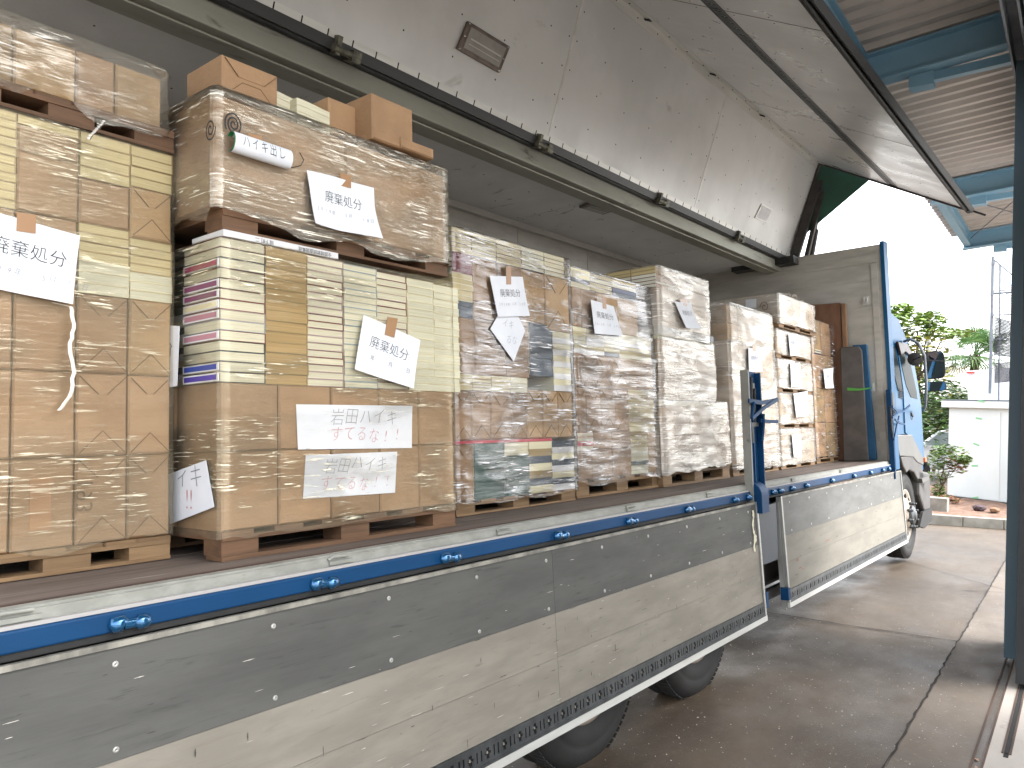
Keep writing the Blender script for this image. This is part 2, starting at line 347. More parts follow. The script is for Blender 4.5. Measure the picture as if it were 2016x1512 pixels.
# white grit scattered over the yard
mb = MB(); r_ = random.Random(3)
for i in range(1500):
    x = r_.uniform(-2.6, -.5); y = r_.uniform(2.5, 12) if i % 3 else r_.uniform(2.5, 6); s_ = r_.uniform(.0012, .0045) * (1.7 if i % 19 == 0 else 1)
    z = gz(x, y) + (.004 if x > -.79 else 0); a = r_.uniform(0, PI)
    c, s2 = math.cos(a) * s_, math.sin(a) * s_
    mb.add([(x + c, y + s2, z + .0005), (x - s2, y + c, z + .0005), (x - c, y - s2, z + .0005), (x + s2, y - c, z + .0005), (x, y, z + s_ * .8)], [(0, 1, 4), (1, 2, 4), (2, 3, 4), (3, 0, 4)])
o = obj('grit', mb, M('pale_grit', '#c9c4b8', rough=.7), fr='B', kind='stuff'); tag(o, 'fine white grit scattered over the brown yard paving', 'grit')
# dead leaves in the groove
lv = MB()
for i in range(9):
    y = rnd.uniform(3.9, 5.4); x = -.412 + rnd.uniform(-.015, .015) if i % 2 else -.303
    a = rnd.uniform(0, 6); s_ = rnd.uniform(.008, .017); z = G - .004
    P = [(x + s_ * math.cos(a + k * 1.05) * (1.3 if k % 3 == 0 else .7), y + 1.5 * s_ * math.sin(a + k * 1.05), z + .01 * (k % 2)) for k in range(6)]
    lv.add(P, [(0, 1, 2, 3, 4, 5)])
o = obj('dead_leaves', lv, M('dead_leaf', '#a98772', rough=.9), fr='B', kind='stuff'); tag(o, 'dry brown leaves lodged in the floor guide rails', 'leaves')

#@@BUILDING
# ------------------------------------------------------------------ the building, its canopy and sliding door
RS = .0966; RZ = 3.2
def rz(x): return RZ + RS * x
cano = thing('loading_canopy', 'ribbed brown-grey canopy roof on blue steel beams over the loading bay', 'canopy', (0, 0, 0), 'B')
pitch = .2; prof = [(0, 0), (.055, 0), (.085, .045), (.145, .045), (.175, 0), (.2, 0)]
CY0, CY1, CX0, CX1 = -3.5, 14.55, -1.81, .7
k0 = int((CY1 - CY0) / pitch)
# ribs run up the slope (along x): one sheet per 1 m of canopy
ns = int((CY1 - CY0) / 1.0)
shm = MB(); P = []
for j in range(5):
    for a, h in prof[:-1]: P.append((j * pitch + a, h))
P.append((1.0 - .002, 0))
shm.grid([[(CX0, a, rz(CX0) + .06 - h), (CX1, a, rz(CX1) + .06 - h)] for a, h in P], smooth=False)
shm.grid([[(CX0, a, rz(CX0) + .064 - h), (CX1, a, rz(CX1) + .064 - h)] for a, h in P], smooth=False)
shme = shm.mesh('roof_sheet', corr)
for i in range(ns + 1): obj('roof_sheet', shme, parent=cano, loc=(0, CY1 - 1 - i * 1.0, 0))
def ibeam(m, a, b, h, wd, tk=.012):
    m.bar(a, b, tk, h); u = np.array((0, 0, h / 2)); m.bar(np.array(a) + u, np.array(b) + u, wd, tk * 1.3); m.bar(np.array(a) - u, np.array(b) - u, wd, tk * 1.3)
for yb in (-1.1, 2.9, 6.9, 11.1, 14.3):
    m = MB(); ibeam(m, (-1.62, yb, rz(-1.62) - .14), (-.28, yb, rz(-.28) - .14), .24, .15); obj('beam', m, steelblue, cano)
    m = MB(); m.bar((-1.12, yb + .1, rz(-1.1) - .30), (-.3, yb + .12, rz(-.3) - .33), .07, .07, mi=0); m.box(-1.2, -1.02, yb + .03, yb + .16, rz(-1.1) - .37, rz(-1.1) - .25)
    obj('brace', m, steelblue, cano)
m = MB(); ibeam(m, (-1.55, CY0 + .1, rz(-1.55) - .12), (-1.55, CY1 - .15, rz(-1.55) - .12), .2, .1); obj('eaves_beam', m, steelblue, cano)
for a, b in (((-1.5, 11.2), (-.4, 14.2)), ((-.4, 11.2), (-1.5, 14.2))):
    m = MB(); m.tube([(a[0], a[1], rz(a[0]) - .12), (b[0], b[1], rz(b[0]) - .12)], .008, 6); obj('tie_rod', m, galv, cano)
# wall line x=-0.3: lintel above the doorway, unseen wall and roof added to limit light
bld = thing('warehouse_light_shell', 'lintel at the loading doorway, with unseen wall and roof added to limit light', 'building', (0, 0, 0), 'B')
intw = M('light_shell_wall', '#c9c6be', '#bfbcb4', scale=(1, 1, 1), rough=.8)
m = MB(); m.box(-.24, -.12, -6.5, 14.3, rz(-.3) - .33, rz(-.3) - .02); obj('lintel', m, steelblue, bld)
m = MB(); m.box(4.6, 4.75, 2.4, 6.2, G, 2.9); m.box(.75, 4.6, 6.05, 6.2, G, 2.9); obj('wall', m, intw, bld)
m = MB(); m.box(.72, 4.75, 2.4, 6.2, 2.92, 3.05); obj('roof', m, intw, bld)
door = thing('sliding_door', 'tall blue-grey steel sliding door seen edge on at the right', 'door', (-.4, 6.77, G), 'B')
def dz(m, *a, **k): return obj(m, *a, **k)
m = MB(); m.box(-.048, .03, 0, .07, .03, 4.46); obj('door_stile', m, doorblue, door, bevel=.004)
m = MB(); m.box(-.03, .015, .07, .62, .06, 4.4)
for i in range(2): m.box(-.036, -.03, .12 + i * .2, .2 + i * .2, .1, 4.35)
obj('door_panel', m, doorblue, door)
m = MB(); m.box(.034, .05, -.03, .012, 1.47, 1.6); m.box(.03, .042, -.02, .004, 1.5, 1.57); obj('handle', m, dark_steel, door)
m = MB(); m.box(.06, .16, -.6, .62, .03, 4.6); obj('second_leaf', m, M('dark_door_paint', '#2f3234', '#26292b', scale=(3, 3, 1), rough=.6), door, label='dark second leaf of the sliding door just inside')
m = MB(); m.box(-.07, .0, -8, 3.4, 4.52, 4.56); m.box(-.07, -.055, -8, 3.4, 4.4, 4.52); m.box(.02, .035, -8, 3.4, 4.4, 4.7); m.box(.055, .07, -8, 3.4, 4.4, 4.56)
obj('track', m, galv, door)

#@@TRUCK
# ------------------------------------------------------------------ the truck (truck frame)
trk = thing('wing_truck', 'blue wing-body truck with its side wing raised and side gates lowered', 'truck')
XR, XL, XC = -2.17, -4.62, -3.37          # deck edge, far wall, centre line
YR, YF = -.35, 9.72                       # rear end and front wall
ZD, ZC = -.40, 2.10                       # deck and ceiling
# deck planks
r_ = random.Random(11); npl = 16; pw = (XR - .065 - XL) / npl
for i in range(npl):
    m = MB(); g = .004; m.box(0, pw - g, YR, YF, ZD - .03, ZD - r_.uniform(0, .003))
    obj('plank', m, deck_wood, trk, loc=(XL + i * pw, 0, 0))
m = MB(); m.box(XR - .063, XR - .046, YR, YF, ZD - .03, ZD + .004); obj('plank', m, M('rusty_strip', '#4a332b', '#3a2822', scale=(9, 3, 9), rough=.8), trk)
m = MB(); m.box(XR - .045, XR - .005, YR, YF, ZD - .03, ZD + .002); m.box(XR - .004, XR + .004, YR, YF, ZD - .034, ZD - .005); obj('deck_sill', m, white_metal, trk)
m = MB(); m.box(XR - .02, XR + .024, YR, YF, ZD - .044, ZD - .034); obj('sill_lip', m, M('pale_lip', '#9a9896', rough=.6), trk)
m = MB(); m.box(XR - .03, XR + .03, YR, YF, ZD - .1, ZD - .045); obj('side_rail', m, blue_paint, trk, bevel=.006)
m = MB(); m.box(XR - .03, XR + .022, YR, YF, ZD - .118, ZD - .101); obj('rail_seal', m, black_rub, trk)
# hinges on the blue rail
for px, py in ((-70, 1285), (250, 1222), (635, 1145), (885, 1090), (1104, 1045), (1243, 1015), (1357, 995), (1448, 976), (1474, 970), (1523, 962), (1537, 960), (1560, 953), (1588, 948), (1638, 940), (1681, 931), (1714, 926), (1738, 922), (1750, 919)):
    y = at(px, py, x=XR + .04)[1]; wide = py > 990
    m = MB(); z = ZD - .083; hw = .045 if wide else .03
    m.tube([(XR + .035, y - hw, z), (XR + .035, y - hw + .006, z + .004), (XR + .038, y - .012, z + .004), (XR + .04, y - .008, z)], [.004, .02, .024, .02], 12)
    m.tube([(XR + .035, y - .008, z), (XR + .035, y + hw * .6, z)], .014, 12)
    m.tube([(XR + .036, y + hw * .6, z), (XR + .038, y + hw * .7, z), (XR + .035, y + hw * 1.3, z), (XR + .03, y + hw * 1.45, z)], [.014, .021, .019, .006], 12)
    obj('hinge', m, blue_chrome, trk)
for px, py in ((35, 1232), (668, 1107), (990, 1045), (1240, 998), (1395, 968), (1560, 940), (1655, 927)):
    y = at(px, py, x=XR)[1]; m = MB(); m.box(XR - .004, XR + .014, y - .05, y + .05, ZD - .03, ZD - .018); m.tube([(XR + .01, y - .055, ZD - .012), (XR + .012, y - .04, ZD - .004), (XR + .01, y + .03, ZD - .006)], .006, 8)
    obj('latch', m, white_metal, trk)

def slot_rail(m, o, u, wv, nv, L, h, pitch=.105):
    """lashing rail: a plate with cross and bar slots in front of a dark channel. o origin, u along, wv across, nv outward"""
    o, u, wv, nv = (np.array(q, float) for q in (o, u, wv, nv))
    def bx(a0, a1, b0, b1, d0, d1, mi):
        c = o + u * (a0 + a1) / 2 + wv * (b0 + b1) / 2 + nv * (d0 + d1) / 2
        m.obox(c, u * (a1 - a0) / 2, wv * (b1 - b0) / 2, nv * (d1 - d0) / 2, mi)
    bx(0, L, 0, h, -.012, -.010, 1)
    bx(0, L, 0, h * .2, -.01, .002, 0); bx(0, L, h * .8, h, -.01, .002, 0)
    bx(0, L, -.012, 0, -.01, .006, 0); bx(0, L, h, h + .012, -.01, .006, 0)
    n = int(L / pitch)
    for i in range(n + 1):
        a = i * pitch; f = pitch
        for (s, e) in ((.0, .17), (.25, .42), (.75, .92)):
            if a + f * s < L: bx(a + f * s, min(L, a + f * e), h * .2, h * .8, -.01, .001, 0)
        for s, e in ((.42, .50), (.67, .75)):     # arms of the cross
            if a + f * e < L:
                bx(a + f * s, a + f * e, h * .2, h * .42, -.01, .001, 0); bx(a + f * s, a + f * e, h * .6, h * .8, -.01, .001, 0)
        if a + f * .62 < L: bx(a + f * .55, a + f * .62, h * .44, h * .58, -.01, -.002, 2)
def gate(y0, y1, mats, name='side_gate'):
    top = np.array((-2.128, 0, -.519)); bot = np.array((-2.095, 0, -1.352)); d = bot - top; H = np.linalg.norm(d); d /= H
    nv = np.array((-d[2], 0, d[0])) * (1 if -d[2] > 0 else -1)
    g = obj(name, MB().obox(top + d * H / 2 - nv * .012 + np.array((0, (y0 + y1) / 2, 0)), d * (H / 2 - .004), (0, (y1 - y0) / 2 - .004, 0), nv * .011), alu_edge, trk)
    def strip(a, b, ya, yb, dep, mat, nm, mi=0):
        m = MB(); m.obox(top + d * (a + b) / 2 * H + nv * dep / 2 + np.array((0, (ya + yb) / 2, 0)), d * (b - a) / 2 * H, (0, (yb - ya) / 2, 0), nv * (dep / 2 - .0004)); return obj(nm, m, mat, g)
    strip(.0, .018, y0, y1, .016, M('gate_top_bead', '#8d8a80', '#5d5b55', scale=(3, 9, 3), rough=.6), 'edge_strip')
    yy = [y0 + .03, 2.93, y1 - .03] if y0 < 1 else [y0 + .03, y1 - .03]; ns = len(yy) - 1
    for k in range(ns):
        a_, b_ = yy[k] + .0012, yy[k + 1] - .0012
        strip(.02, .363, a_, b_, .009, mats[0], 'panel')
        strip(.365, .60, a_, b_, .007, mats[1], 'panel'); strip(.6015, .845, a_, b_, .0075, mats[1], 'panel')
    strip(.958, 1.0, y0, y1, .02, alu_seam, 'edge_strip')
    strip(.0, .957, y1 - .028, y1, .018, alu_edge, 'edge_strip'); strip(.0, .957, y0, y0 + .028, .018, alu_edge, 'edge_strip')
    m = MB(); slot_rail(m, top + d * H * .945 + np.array((0, y0 + .03, 0)) + nv * .012, (0, 1, 0), -d, nv, y1 - y0 - .06, H * .085)
    obj('lashing_rail', m, [grey_steel, blackhole, gate_light], g)
    m = MB()
    for yv in np.arange(y0 + .2, y1 - .1, .48):
        for fz in (.07, .33): c = top + d * H * fz + nv * .009 + np.array((0, yv, 0)); m.lathe(c, nv, [(0, .009), (.002, .008), (.003, .004), (.001, .0015)], 10)
    for yv in (y0 + .014, y1 - .014):
        for fz in np.arange(.04, .94, .05): c = top + d * H * fz + nv * .018 + np.array((0, yv, 0)); m.lathe(c, nv, [(0, .004), (.002, .003), (.0025, .0)], 8)
    obj('rivets', m, alu_edge, g, kind='stuff')
    return g
def smudges(g, top, d, H, nv, lst, mat, nm):
    m = MB(); r = random.Random(9)
    for y, f, sy, sz in lst:
        P = [top + d * H * f + nv * .0096 + np.array((0, y, 0)) + np.array((0, math.cos(t) * sy * r.uniform(.4, 1.2), 0)) + d * (math.sin(t) * sz * r.uniform(.4, 1.2)) for t in np.linspace(0, 2 * PI, 16, endpoint=False)]
        m.add(P, [tuple(range(16))])
    return obj(nm, m, mat, g, kind='stuff')
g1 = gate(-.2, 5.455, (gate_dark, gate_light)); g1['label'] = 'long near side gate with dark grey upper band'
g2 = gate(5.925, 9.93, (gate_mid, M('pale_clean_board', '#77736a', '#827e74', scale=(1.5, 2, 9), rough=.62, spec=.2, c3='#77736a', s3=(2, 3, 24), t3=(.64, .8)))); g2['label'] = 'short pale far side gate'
gt = np.array((-2.128, 0, -.519)); gd = np.array((-2.095, 0, -1.352)) - gt; gH = np.linalg.norm(gd); gd /= gH; gn = np.array((-gd[2], 0, gd[0]))
r_ = random.Random(31)
L_s = [(r_.uniform(0, 5.3), r_.uniform(.06, .82), r_.uniform(.004, .035), r_.uniform(.0008, .002)) for _ in range(90)] + [(r_.uniform(0, 5.3), r_.uniform(.4, .82), r_.uniform(.001, .003), r_.uniform(.006, .025)) for _ in range(40)]
smudges(g1, gt, gd, gH, gn, L_s, M('scrape_dark', '#3d3b36', rough=.8), 'scrapes')
smudges(g1, gt, gd, gH, gn, [(r_.uniform(0, 5.3), r_.uniform(.06, .82), r_.uniform(.003, .03), r_.uniform(.0006, .0014)) for _ in range(90)], M('scrape_bright', '#b9b6ac', rough=.5), 'scrapes')
smudges(g2, gt, gd, gH, gn, [(r_.uniform(6.1, 9.8), r_.uniform(.06, .82), r_.uniform(.004, .04), r_.uniform(.0008, .003)) for _ in range(60)], MATS['scrape_dark'], 'scrapes')
smudges(g2, gt, gd, gH, gn, [(6.25, .70, .05, .006), (6.3, .72, .06, .004), (7.0, .55, .09, .005), (6.2, .62, .04, .01)], M('scrape_red', '#8a5a4c', rough=.8), 'scrapes')
# edge of the far gate facing us
m = MB(); m.bar((-2.145, 5.913, -.56), (-2.118, 5.915, -1.37), .035, .02, up=(0, 1, 0)); obj('edge_strip', m, alu_edge, g2)
m = MB(); m.box(-2.13, -2.07, 5.88, 5.925, -1.29, -1.20); obj('latch', m, blue_paint, g2)
m = MB(); m.box(-2.13, -2.08, 5.46, 5.5, -1.27, -1.16); obj('latch', m, blue_paint, g1)
# torn white tape on the near gate
m = MB(); r_ = random.Random(5); P = []
for i in range(26):
    z = -.57 - i * .0115; P.append([(-2.108 + .0022 * i / 9, 5.33 + .01 * math.sin(i * .5) + r_.uniform(-.006, .006) - .0, z), (-2.106 + .0022 * i / 9, 5.345 + .01 * math.sin(i * .5) + r_.uniform(0, .014) * (2.4 if 15 < i < 22 else 1), z)])
m.grid(P); obj('torn_tape', m, M('old_tape', '#c9c3ac', rough=.7), g1)
# middle post with latch levers
post = obj('post', MB().box(-2.18, -2.12, 5.40, 5.412, -.60, .43), M('post_side', '#9a9a94', '#86867f', scale=(6, 6, 3), rough=.5, metal=.4, c3='#4d4b47', s3=(14, 14, 6), t3=(.63, .75)), trk, label='folding middle post standing on the deck edge')
m = MB(); m.box(-2.178, -2.166, 5.413, 5.66, -.60, .428); m.box(-2.165, -2.12, 5.413, 5.428, -.6, .428); m.box(-2.165, -2.125, 5.643, 5.66, -.6, .42); m.box(-2.165, -2.15, 5.47, 5.54, -.45, .1); m.box(-2.17, -2.135, 5.50, 5.515, -.45, .1); obj('post_face', m, blue_paint, post, bevel=.003)
m = MB(); m.box(-2.168, -2.13, 5.45, 5.50, .12, .37); m.box(-2.168, -2.14, 5.52, 5.57, .18, .34); m.tube([(-2.135, 5.47, .1), (-2.125, 5.47, .38)], .012, 8); m.tube([(-2.14, 5.54, .05), (-2.13, 5.54, .3)], .01, 8); m.box(-2.165, -2.125, 5.44, 5.57, .02, .05); m.box(-2.165, -2.128, 5.455, 5.49, -.1, .02)
obj('lock_mechanism', m, dark_steel, post)
m = MB(); A = (-2.11, 5.44, .19)
def lever(m, pts, w_, t_):
    for a, b in zip(pts[:-1], pts[1:]): m.bar(a, b, t_, w_, up=(0, 0, 1))
lever(m, [at(1474, 789, x=-2.11), at(1500, 793, x=-2.10), at(1531, 787, x=-2.09)], .03, .012); obj('lever', m, blue_paint, post)
m = MB(); lever(m, [at(1480, 824, x=-2.10), at(1505, 802, x=-2.09), at(1531, 786, x=-2.085)], .026, .012); obj('lever', m, blue_paint, post)
m = MB(); lever(m, [at(1497, 828, x=-2.11), at(1515, 830, x=-2.10), at(1531, 830, x=-2.09)], .026, .012); obj('lever', m, blue_paint, post)
m = MB(); m.tube([at(1503, 815, x=-2.10), at(1503, 840, x=-2.10), at(1500, 870, x=-2.1)], .012, 8); m.tube([at(1484, 792, x=-2.1), at(1480, 824, x=-2.1)], .012, 8); obj('lever_rod', m, blue_paint, post)
m = MB(); P = [(-2.2, -.60), (-2.07, -.60)] + [(-2.07 - .09 * (1 - math.cos(t)), -.47 + .09 * math.sin(t)) for t in np.linspace(0, PI / 2, 8)] + [(-2.2, -.38)]
m.prism([(a, 5.43, b) for a, b in P], (0, .14, 0)); obj('post_foot', m, blue_paint, post, bevel=.004)
m = MB(); m.box(-2.26, -2.12, 5.50, 5.84, -.98, -.56); obj('frame_bracket', m, M('pale_blue_frame', '#222f3d', '#1c2834', scale=(4, 4, 4), rough=.5), trk)
# chassis below the deck
m = MB(); m.box(-3.9, -3.78, YR, 9.6, -.75, -.52); m.box(-2.95, -2.83, YR, 9.6, -.75, -.52)
for yv in np.arange(-.1, 9.7, .55): m.box(-4.55, -2.2, yv, yv + .06, -.5, -.43)
obj('chassis', m, dark_steel, trk)
m = MB(); m.box(-4.5, -2.3, 5.95, 7.3, -1.25, -.6); m.box(-2.9, -2.35, 7.5, 8.7, -1.2, -.62); obj('fuel_tank', m, grey_plastic, trk, bevel=.05)
m = MB(); m.bar((-2.25, 5.0, -1.27), (-2.25, 9.2, -1.27), .03, .08); m.bar((-2.3, 5.0, -1.02), (-2.3, 9.2, -1.02), .03, .05); m.bar((-2.3, 5.6, -1.3), (-2.3, 5.6, -.6), .03, .04, up=(0, 1, 0)); obj('side_guard', m, dark_steel, trk)

# wheels
def wheel(x, y, z, r, wd, hub):
    m = MB(); m.lathe((x, y, z), (1, 0, 0), [(-wd, r * .6), (-wd, r * .9), (-wd * .92, r * .98), (-wd * .8, r), (-wd * .55, r), (-wd * .54, r - .012), (-wd * .5, r - .012), (-wd * .49, r), (-.08, r), (-.03, r * .975), (-.006, r * .9), (0, r * .8), (-.004, r * .78), (0, r * .76), (-.01, r * .64), (-.03, r * .58)], 56)
    # tread blocks
    for k in range(84):
        t = 2 * PI * k / 84; cy, cz = y + math.cos(t) * (r - .001), z + math.sin(t) * (r - .001)
        m.obox((x - .06, cy, cz), (.034, 0, 0), (0, -math.sin(t) * .013, math.cos(t) * .013), (0, math.cos(t) * .003, math.sin(t) * .003))
    ty = obj('tyre', m, M('tyre_rubber', '#181817', '#201f1e', scale=(6, 6, 6), rough=.72, bump=.15, bscale=(30, 30, 30), bdist=.003), None)
    FR.pop(ty.name)
    return ty
def mk_wheel(x, y, z, r=.52, steer=False):
    wl = bpy.data.objects.new('wheel', MB().lathe((x, y, z), (1, 0, 0), [(-.06, r * .6), (-.02, r * .59), (-.03, r * .55), (-.09 if not steer else -.05, r * .5), (-.1 if not steer else .0, r * .33), (-.04 if not steer else .03, r * .3), (-.03 if not steer else .035, 0)], 40).mesh('wheel', wheel_cream))
    col.objects.link(wl); wl.parent = trk
    ty = wheel(x, y, z, r, .26, None); ty.parent = wl
    m = MB()
    if steer:
        m.lathe((x + .03, y, z), (1, 0, 0), [(0, .12), (.03, .118), (.04, .1), (.05, .06), (.06, .055), (.062, 0)], 24)
    else: m.lathe((x - .04, y, z), (1, 0, 0), [(0, .1), (.07, .095), (.08, .07), (.08, 0)], 24)
    for k in range(8):
        t = 2 * PI * (k + .4) / 8; rr = .15 if steer else .14
        m.lathe((x + (.025 if steer else -.04), y + rr * math.cos(t), z + rr * math.sin(t)), (1, 0, 0), [(0, .02), (.03, .02), (.034, .014), (.05, .016), (.06, .012), (.066, 0)], 10)
    obj('hub', m, grey_steel if steer else dark_steel, wl)
    for k in range(8):
        t = 2 * PI * k / 8; mm_ = MB(); mm_.lathe((x - .028, y + .225 * math.cos(t), z + .225 * math.sin(t)), (1, 0, 0), [(0, .034), (.012, .036), (.013, .03), (.006, 0)], 12); obj('hand_hole', mm_, blackhole, wl)
    return wl
for px, py in ((1450, 1240), (1250, 1330)): pass
mk_wheel(-2.19, 4.60, -1.15); mk_wheel(-2.19, 3.34, -1.15); mk_wheel(-2.19, 10.56, -1.10, .53, True)

# body: front wall, far wall, ceiling, centre beam
m = MB(); m.box(XL, -2.16, YF, YF + .06, ZD, 2.14); fw = obj('front_wall', m, alu_wall, trk, label='scuffed grey bulkhead behind the cab')
m = MB(); m.box(XL, -2.2, YF - .012, YF - .001, 1.93, 2.03); m.box(XL, -2.2, YF - .006, YF - .001, 1.72, 1.73); m.box(XL, -2.2, YF - .006, YF - .001, 1.40, 1.41); m.box(-2.27, -2.2, YF - .01, YF - .001, ZD, 1.92)
obj('rib', m, alu_wall, fw)
m = MB(); P = [(-2.158, YF - .01), (-2.158, YF + .07), (-2.13, YF + .13), (-2.10, YF + .11), (-2.115, YF - .01)]
m.prism([(a, b, -.5) for a, b in P], (0, 0, 2.67)); obj('corner_trim', m, blue_cab, fw)
for px, py in ((1705, 592), (1716, 762)):
    c = at(px, py, y=YF - .005); m = MB(); m.box(c[0] - .035, c[0] + .035, YF - .012, YF - .002, c[2] - .05, c[2] + .05); m.tube([(c[0] - .016, YF - .02, c[2] + .03), (c[0] - .02, YF - .025, c[2] - .01), (c[0], YF - .028, c[2] - .035), (c[0] + .02, YF - .025, c[2] - .01), (c[0] + .016, YF - .02, c[2] + .03)], .006, 8)
    obj('lashing_ring', m, alu_seam, fw)
# fixed far-side wall panels
m = MB(); m.box(XL - .06, XL - .008, YR, YF, ZD, 2.15); lw = obj('far_wall', m, alu_wall, trk, label='closed far side wall of the cargo body')
for k in range(8):
    m = MB(); y0 = YR + k * 1.26; m.box(XL - .007, XL, y0 + .003, min(YF, y0 + 1.257), ZD + .05, ZC - .01); obj('panel', m, alu_wall, lw)
m = MB(); m.box(XL, XL + .05, YR, YF, ZC - .06, ZC - .002); obj('rib', m, alu_seam, lw)
ce = obj('ceiling', MB().box(XL, XC - .13, YR, YF, ZC + .012, ZC + .05), dark_steel, trk, label='riveted ceiling of the closed far half of the roof')
cy = [YR, at(356, 85, z=ZC)[1], at(940, 334, z=ZC)[1], at(1240, 455, z=ZC)[1] + .1, YF]
cy = [YR, 1.05, 3.45, 5.85, 8.25, YF]
rv = MB()
for a, b in zip(cy[:-1], cy[1:]):
    m = MB(); m.box(XL, XC - .13, a + .004, b - .004, ZC, ZC + .011); obj('panel', m, M('ceiling_panel', '#cdcecf', '#d8d9da', scale=(2, 2, 2), rough=.5, metal=.08, c3='#8f8b85', s3=(5, 9, 5), t3=(.62, .75), bump=.1, bscale=(2, 2, 2), bdist=.03), ce)
    for xx in np.arange(XL + .12, XC - .15, .2):
        for yy_ in (a + .04, b - .04): rv.lathe((xx, yy_, ZC), (0, 0, -1), [(0, .006), (.003, .005), (.004, 0)], 8)
    for xx in np.arange(XL + .3, XC - .2, .38):
        for yy_ in np.arange(a + .6, b - .3, .6): rv.lathe((xx, yy_, ZC), (0, 0, -1), [(0, .006), (.003, .005), (.004, 0)], 8)
obj('rivets', rv, rivm, ce, kind='stuff')
beamm = M('beam_alu', '#97978c', '#8b8b81', scale=(4, 1, 4), rough=.5, metal=.45, c3='#44443c', s3=(9, 2, 9), t3=(.6, .75))
m = MB(); m.box(XC - .129, XC + .04, YR, YF, ZC - .11, ZC + .05); m.box(XC - .15, XC - .02, YR, YF, ZC - .125, ZC - .111)
cb = obj('centre_beam', m, beamm, trk, bevel=.006)
m = MB(); m.tube([(XC + .055, YR, 2.13), (XC + .055, YF, 2.13)], .022, 10); obj('hinge_pipe', m, dark_steel, cb)
m = MB(); m.box(-3.9, -3.1, YF - .2, YF - .02, ZC - .06, ZC + .03); obj('beam_end', m, dark_steel, cb)

# raised wing
H = np.array((-3.27, 0, 2.18)); S = np.array((-2.85, 0, 3.335)); T = np.array((-1.29, 0, 2.425))
WY0, WY1 = -1.4, 9.85
def e(y): return np.array((0, y, 0.))
wing = obj('raised_wing', MB(), dark_steel, trk, label='raised wing panel folded up over the cargo')
wing.data = MB().obox((H + S) / 2 + e((WY0 + WY1) / 2) + np.array((-.045, 0, .018)), (S - H) / 2, (0, (WY1 - WY0) / 2, 0), np.array((-.94, 0, .34)) * .018).mesh('raised_wing', silver_paint)
def wing_face(A, B, seams, mat, nm, inn, split=None):
    """inner lining panels of one wing face, as separate sheets"""
    rv = MB(); d = (B - A); Lh = np.linalg.norm(d); d = d / Lh; nv = np.array((d[2], 0, -d[0])); nv = nv if nv @ inn > 0 else -nv
    parts = split or [(0, 1)]
    for y0, y1 in zip(seams[:-1], seams[1:]):
        for f0, f1 in parts:
            m = MB(); m.obox(A + d * Lh * (f0 + f1) / 2 + e((y0 + y1) / 2) + nv * .004, d * (Lh * (f1 - f0) / 2 - .002), (0, (y1 - y0) / 2 - .003, 0), nv * .004); obj('panel', m, mat, wing)
        m = MB(); m.obox(A + d * Lh / 2 + e(y1) + nv * .0095, d * Lh / 2, (0, .011, 0), nv * .0012)
        if nm == 'bright': obj('seam_strip', m, alu_seam, wing)
        elif y1 < WY1:
            m = MB(); m.obox(A + d * Lh / 2 + e(y1) + nv * .0082, d * Lh * .49, (0, .004, 0), nv * .0006); obj('seam_strip', m, blackhole, wing)
        for fz in np.arange(.1, .95, .17):
            for yy_ in (y0 + .05, y1 - .05): rv.lathe(A + d * Lh * fz + e(yy_) + nv * .008, nv, [(0, .0065), (.002, .005), (.003, 0)], 8)
        for fz in np.arange(.18, .9, .21):
            for yy_ in np.arange(y0 + .45, y1 - .2, .42): rv.lathe(A + d * Lh * fz + e(yy_) + nv * .008, nv, [(0, .0065), (.002, .005), (.003, 0)], 8)
    obj('rivets', rv, rivm, wing, kind='stuff')
    return nv, d, Lh
s1 = [WY0, 1.75, 4.15, 6.55, WY1]
s1 = [WY0, at(1080, 270, x=-3.25)[1] - 2.4, at(1080, 270, x=-3.25)[1], at(1367, 412, x=-3.25)[1], WY1]
n1, d1, L1h = wing_face(H, S, s1, M('wing_lining', '#bcbdbc', '#c8c9c8', scale=(1.2, 1.2, 1.2), rough=.42, metal=.2, c3='#86847b', s3=(7, 1.6, 3), t3=(.63, .78), bump=.14, bscale=(2.2, 2.2, 1.2), bdist=.04, rvar=.1), 'bright', np.array((1, 0, -1)))
sy = [at(1460, 195, x=-2.75)[1], at(1100, 0, x=-2.7)[1]]
def px_on(px, py, A, nv):
    d = RT.T @ np.array([px - 1008, py - 756, F]); return d * (A @ nv) / (d @ nv)
n2_ = np.array((-(T - S)[2], 0, (T - S)[0])); ya, yb_ = px_on(1560, 46, S, n2_)[1], px_on(1600, 232, S, n2_)[1]; dya = yb_ - ya
s2 = [WY0] + [v for v in (ya - 2 * dya, ya - dya) if v > WY0 + .3] + [ya, yb_] + [v for v in (yb_ + dya,) if v < WY1 - .3] + [WY1]
OUT = M('wing_lining_side', '#c0c1c0', '#cbcccb', scale=(1, 1.6, 1), rough=.34, metal=.3, c3='#827c70', s3=(6, 2, 6), t3=(.66, .8), bump=.12, bscale=(1.5, 1.5, 1.5), bdist=.04, rvar=.1)
n2, d2, L2h = wing_face(S, T, s2, OUT, 'dark', np.array((-1, 0, -1)), [(0, .515), (.575, 1)])
m = MB(); m.obox((S + T) / 2 + e((WY0 + WY1) / 2) - n2 * .018, d2 * L2h / 2, (0, (WY1 - WY0) / 2, 0), n2 * .017); obj('outer_skin', m, silver_paint, wing)
m = MB(); slot_rail(m, S + d2 * L2h * .517 + e(WY0) + n2 * .006, (0, 1, 0), d2, n2, WY1 - WY0 - .05, L2h * .055); obj('lashing_rail', m, [grey_steel, blackhole, alu_seam], wing)
